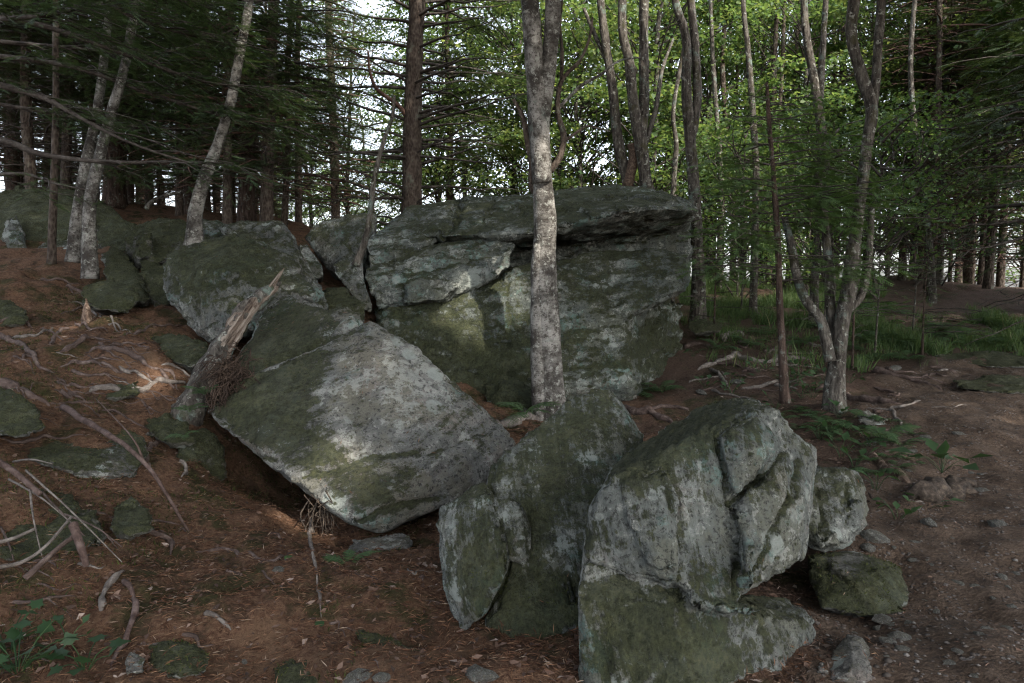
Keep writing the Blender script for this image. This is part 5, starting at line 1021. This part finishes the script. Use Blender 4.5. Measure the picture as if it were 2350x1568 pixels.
fern('fern in front of the dark corner of the rock wall', ghit(1465, 905), .5, 7, 'ferns by the rock wall'); fern('fern in front of the dark corner of the rock wall', ghit(1520, 900), .45, 6, 'ferns by the rock wall')
fern('small fern beside the upright root and the flagstone', ghit(800, 1300), .2, 6)
fern('small fern sprouting at the base of the leaning stub', P(470, 905, 5.35), .22, 6); fern('little fern below the leaning stub beside the hollow', P(435, 945, 5.2), .2, 5)
fern('tiny fern on the bank over the hollow', P(425, 1000, 4.9), .16, 4)
for px, py, s in [(1905,985,.45),(1960,990,.45),(2030,1010,.5),(2070,1030,.45),(1985,960,.4),(2010,1085,.35),(2060,1075,.4),(1880,960,.4),(1940,1030,.3),(2090,1060,.35),(2120,1140,.22),(1840,950,.35),(1975,1020,.4),(2045,1050,.35),(1915,1010,.35),(1870,990,.35),(2100,1000,.3),(1990,1060,.3),(2035,970,.35),(1830,985,.3),(1800,960,.3)]:
    fern('green fern among the patch below the forked tree', ghit(px, py), s*rng.uniform(.55, .9), rng.integers(4, 7), 'ferns below the forked tree')
for px, py, s in [(1650,800,.5),(1720,790,.5),(1850,790,.6),(2000,790,.6),(2070,790,.5),(2130,770,.6),(2200,780,.6),(2280,800,.5),(1960,800,.5),(2020,760,.7),(1760,770,.5),(1980,720,.8),(2040,720,.7),(2100,800,.5),(2160,800,.5),(2240,790,.6),(2320,790,.6),(2180,760,.7),(2300,760,.7),(1940,830,.4),(2010,830,.4),(1900,760,.5),(2080,825,.4)]:
    fern('fern in the green patch at the back of the clearing', ghit(px, py), s, 6, 'ferns in the clearing')
def herb(label, p, n, size, hgt, group=None, lobed=False, spread=.12):
    t = empty('herb_plant', p, label, 'plant', group); mb = MB(); tv, tf = MLEAF if lobed else LEAF; lv = []
    for k in range(n):
        a = k*2.4+rng.uniform(-.3, .3); e = np.array([math.cos(a)*spread*rng.uniform(.4, 1.2), math.sin(a)*spread*rng.uniform(.4, 1.2), hgt*rng.uniform(.45, 1)])
        tube(mb, crom(np.array([[0, 0, -.02], e*.5+[0, 0, hgt*.15], e]), 5), .0025, 3, cap=False)
        lf = MB(); D = np.array([[e[0], e[1], .03+rng.uniform(-.08, .08)]]); scatter(lf, tv, tf, frames(D, np.array([[0, 0, 1.]])+rng.normal(0, .25, (1, 3))), e[None], np.array([size*rng.uniform(.7, 1.2)]))
        lv.append(obj('leaf', lf.mesh('leaf'), M['herb_leaf']))
    st = obj('stem', mb.mesh('stem'), M['herb_leaf'], t)
    for l in lv: l.parent = st
herb('cluster of lobed maple seedlings at the lower edge of the needles', ghit(40, 1545), 19, .06, .13, lobed=True, spread=.15)
herb('upright lobed seedling left of the maple seedling cluster', ghit(20, 1500)+np.array([0, 0, .0]), 9, .058, .14, lobed=True)
herb('low lobed seedling right of the maple seedling cluster', ghit(195, 1540), 8, .07, .10, lobed=True, spread=.09)
herb('tiny sprout between the seedlings and the pink root', ghit(155, 1480), 4, .05, .08)
herb('broad leaved herb growing from the crumbling log by the path', ghit(2160, 1125)+np.array([0, 0, .15]), 9, .17, .12, spread=.18)
herb('small herb below the crumbling log by the path', ghit(2130, 1165), 5, .1, .08)
for px, py in [(1620,895),(1700,880),(1810,890),(1840,870),(1850,900),(1870,860),(1950,880),(1820,850),(1600,780),(1640,760),(1930,1050),(2010,1130),(1890,880),(1840,915),(1740,855),(1830,880),(1865,915),(1880,1010),(1925,960),(1780,940),(1905,1000),(2000,1030),(1960,1075),(1680,905),(1590,820),(1860,830),(2000,700),(1960,690),(2060,1200)]:
    herb('small leafy herb on the dirt around the forked tree', ghit(px, py), 7, .09, .14, 'herbs around the forked tree', spread=.12)
for px, py, lb in [(662,1285,'single pale round leaf lying on the flat needles'), (733,1437,'single green leaf lying below the slim vertical root')]:
    p = ghit(px, py); mb = MB(); a = np.linspace(0, 6.283, 14, endpoint=False); V = np.stack([.022*np.cos(a), .017*np.sin(a), .003*np.cos(2*a)], 1); V = np.vstack([V, [0, 0, .004]])
    mb.add(V, np.array([(14, i, (i+1) % 14) for i in range(14)])); o = obj('fallen_leaf', mb.mesh('fallen_leaf'), M['herb_leaf'] if 'green' in lb else M['grass'], None, p+np.array([0, 0, .012])); o.rotation_euler = (.5, .1, .4); tag(o, lb, 'leaf')

# grass (stuff)
n = 180000; x = rng.uniform(2.0, 9.0, n); y = rng.uniform(8.8, 17.5, n); z = T(x, y); px, py = proj(np.stack([x, y, z], 1)); q = np.stack([x, y, x*0], 1); f = fbm(q*1.5, 4, 61); py = py+34*fbm(q*2.2, 3, 67)
den = np.where((px > 1560) & (px < 1930) & (py < 765) & (py > 640), .95, 0)+np.where((px >= 1930) & (px < 2420) & (py > 690) & (py < 835) & ~((px > 2030) & (px < 2230) & (py < 735)), .75, 0)+np.where((px > 1620) & (px < 1980) & (py >= 765) & (py < 850), .12, 0)
den = den*np.where(px < 1930, sstep(-.6, .2, f), sstep(-.25, .45, f))*((path_mask(x, y) > 1.0) | (y > 9.6)); k = rng.uniform(0, 1, n) < den; pos = np.stack([x, y, z-.01], 1)[k]; n = len(pos)
d = np.array([0, 0, 1.])+rng.normal(0, .32, (n, 3)); up = rvec(n); hh = rng.uniform(.06, .24, n)*(1+.5*fbm(pos*1.3, 2, 68))
tv = np.array([(0, -.028, 0), (0, .028, 0), (.55, .02, .05), (.55, -.02, .05), (1, 0, .22)], float); tf = np.array([(0, 1, 2), (0, 2, 3), (3, 2, 4)])
g = MB(); scatter(g, tv, tf, frames(d, up), pos, hh); tag(obj('grass', g.mesh('grass'), M['grass']), 'green grass and low growth carpeting the clearing behind the rock wall', 'grass', kind='stuff')
# needle litter (stuff)
def litter(name, n, xr, yr, sel, mat, ls, lab, cat, wd=.07):
    x = rng.uniform(*xr, n); y = rng.uniform(*yr, n); kp = rng.uniform(0, 1, n) < np.clip((3.4/y)**1.6, 0, 1); x, y = x[kp], y[kp]; kp = sel(x, y); x, y = x[kp], y[kp]; z = T(x, y)
    n = len(x); a = rng.uniform(0, 6.283, n); d = np.stack([np.cos(a), np.sin(a), rng.normal(0, .22, n)], 1); up = np.tile([0, 0, 1.], (n, 1))+rng.normal(0, .35, (n, 3))
    tv = np.array([(-.5, -wd/2, 0), (0, -wd/2, .06), (.5, 0, 0), (0, wd/2, .06)], float); tf = np.array([(0, 1, 2), (0, 2, 3)]); g = MB()
    scatter(g, tv, tf, frames(d, up), np.stack([x, y, z+.006], 1), rng.uniform(*ls, n)); tag(obj(name, g.mesh(name), mat), lab, cat, kind='stuff')
nl = lambda x, y: rng.uniform(0, 1, len(x)) < sstep(1.6, .2, x)*.9+.1
litter('needle_litter', 175000, (-6, 3.5), (2.2, 9), nl, M['litter'], (.02, .06), 'orange brown fallen needles and twig bits covering the slope', 'needles')
litter('leaf_litter', 24000, (-5, 5), (2.2, 10), lambda x, y: x > -99, M['dirt_litter'], (.02, .05), 'scattered dry leaf flakes on the forest floor', 'leaf litter', .5)
litter('dirt_litter', 80000, (.8, 7), (2.2, 12), lambda x, y: path_mask(x, y) > rng.uniform(0, 1, len(x)), M['dirt_litter'], (.02, .06), 'dry bits and needles strewn over the bare dirt', 'litter', .12)
n = 9000; x = rng.uniform(.8, 5.5, n); y = rng.uniform(2.3, 9.5, n); k = (rng.uniform(0, 1, n) < np.clip((3.2/y)**1.5, 0, 1)) & (path_mask(x, y) < 1.15) & (fbm(np.stack([x, y, x*0], 1)*1.6, 2, 33) > -.35); x, y = x[k], y[k]; n = len(x)
ov = np.array([(1, 0, 0), (.3, .8, .1), (-.8, .5, 0), (-.6, -.7, .1), (.4, -.9, 0), (.1, 0, .55), (0, 0, -.4)], float); of_ = np.array([(0, 1, 5), (1, 2, 5), (2, 3, 5), (3, 4, 5), (4, 0, 5), (1, 0, 6), (2, 1, 6), (3, 2, 6), (4, 3, 6), (0, 4, 6)])
a = rng.uniform(0, 6.283, n); gv = MB(); scatter(gv, ov, of_, frames(np.stack([np.cos(a), np.sin(a), rng.normal(0, .1, n)], 1), np.tile([0, 0, 1.], (n, 1))+rng.normal(0, .15, (n, 3))), np.stack([x, y, path_z(x, y)+.002], 1), rng.uniform(.004, .012, n)*np.where(rng.uniform(0, 1, n) < .12, 1.7, 1))
M['gravel'] = leaf_mat('gravel', [(0.0, (0.03, 0.025, 0.021)), (0.6, (0.075, 0.064, 0.056)), (1.0, (0.14, 0.13, 0.12))], 0.0, .9)
tag(obj('gravel', gv.mesh('gravel'), M['gravel']), 'small stone chips strewn over the dirt path', 'gravel', kind='stuff')
g = MB(); mg = MB()
for o in [o for o in list(COL.objects) if o.name.split('.')[0] in ('boulder', 'stone') and o.type == 'MESH']:
    m = o.data; n = len(m.vertices); V = np.empty(n*3, np.float32); m.vertices.foreach_get('co', V); V = V.reshape(-1, 3)+np.array(o.location); N = np.empty(n*3, np.float32); m.vertex_normals.foreach_get('vector', N); N = N.reshape(-1, 3)
    near = V[:, 1].mean(); 
    if near > 8: continue
    z = T(V[:, 0], V[:, 1]); up_ = (N[:, 2] > .72); foot = (np.abs(V[:, 2]-z) < .035); pat = fbm(V*3.0, 2, 91)
    den = np.where(up_ & (pat > .15), .010, 0)+np.where(foot, .05, 0)
    k = np.where(rng.uniform(0, 1, n) < den)[0]; c = V[k]; nn = N[k]; l = len(k)
    if l:
        a = rng.uniform(0, 6.283, l); d = np.stack([np.cos(a), np.sin(a), rng.normal(0, .15, l)], 1); d -= nn*(d*nn).sum(1)[:, None]*.9; ft = foot[k][:, None]
        scatter(g, np.array([(-.5, -.05, 0), (0, -.05, .06), (.5, 0, 0), (0, .05, .06)], float), np.array([(0, 1, 2), (0, 2, 3)]), frames(d, nn+rng.normal(0, .2, (l, 3))), c+nn*.006+ft*nn*rng.uniform(0, .04, (l, 1))*np.array([1, 1, .2]), rng.uniform(.02, .05, l))
    A = np.empty(n, np.float32); m.attributes['moss'].data.foreach_get('value', A); mossy = m.materials[0] is R['mossy']
    den = np.where((N[:, 2] > .25) & (pat > (-.15 if mossy else .25)) & (A+(.8 if mossy else 0)+N[:, 2]*.5 > .7), .35, 0); k = np.where(rng.uniform(0, 1, n) < den)[0]; l = len(k)
    if l:
        d = N[k]*.8+rng.normal(0, .5, (l, 3)); scatter(mg, np.array([(0, -.16, 0), (0, .16, 0), (1, 0, .1)], float), np.array([(0, 1, 2)]), frames(d, rvec(l)), V[k]-N[k]*.002, rng.uniform(.008, .022, l))
tag(obj('rock_litter', g.mesh('rock_litter'), M['litter']), 'dry needles caught on the boulders and banked round their feet', 'needles', kind='stuff')
tag(obj('rock_moss', mg.mesh('rock_moss'), M['moss_tuft']), 'short green moss cushions growing on the boulders', 'moss', kind='stuff')
# moss tufts (stuff) over the left bank
n = 90000; x = rng.uniform(-5, -.6, n); y = rng.uniform(2.4, 8.5, n); q = np.stack([x, y, x*0], 1); f = fbm(q*1.5, 4, 71); k = f > .32; x, y = x[k], y[k]; z = T(x, y); n = len(x)
d = np.array([0, 0, .6])+rng.normal(0, .5, (n, 3)); g = MB(); scatter(g, np.array([(0, -.12, 0), (0, .12, 0), (1, 0, .1)], float), np.array([(0, 1, 2)]), frames(d, rvec(n)), np.stack([x, y, z-.004], 1), rng.uniform(.012, .035, n))
tag(obj('moss', g.mesh('moss'), M['moss_tuft']), 'dark green moss patches spreading over the left bank', 'moss', kind='stuff')
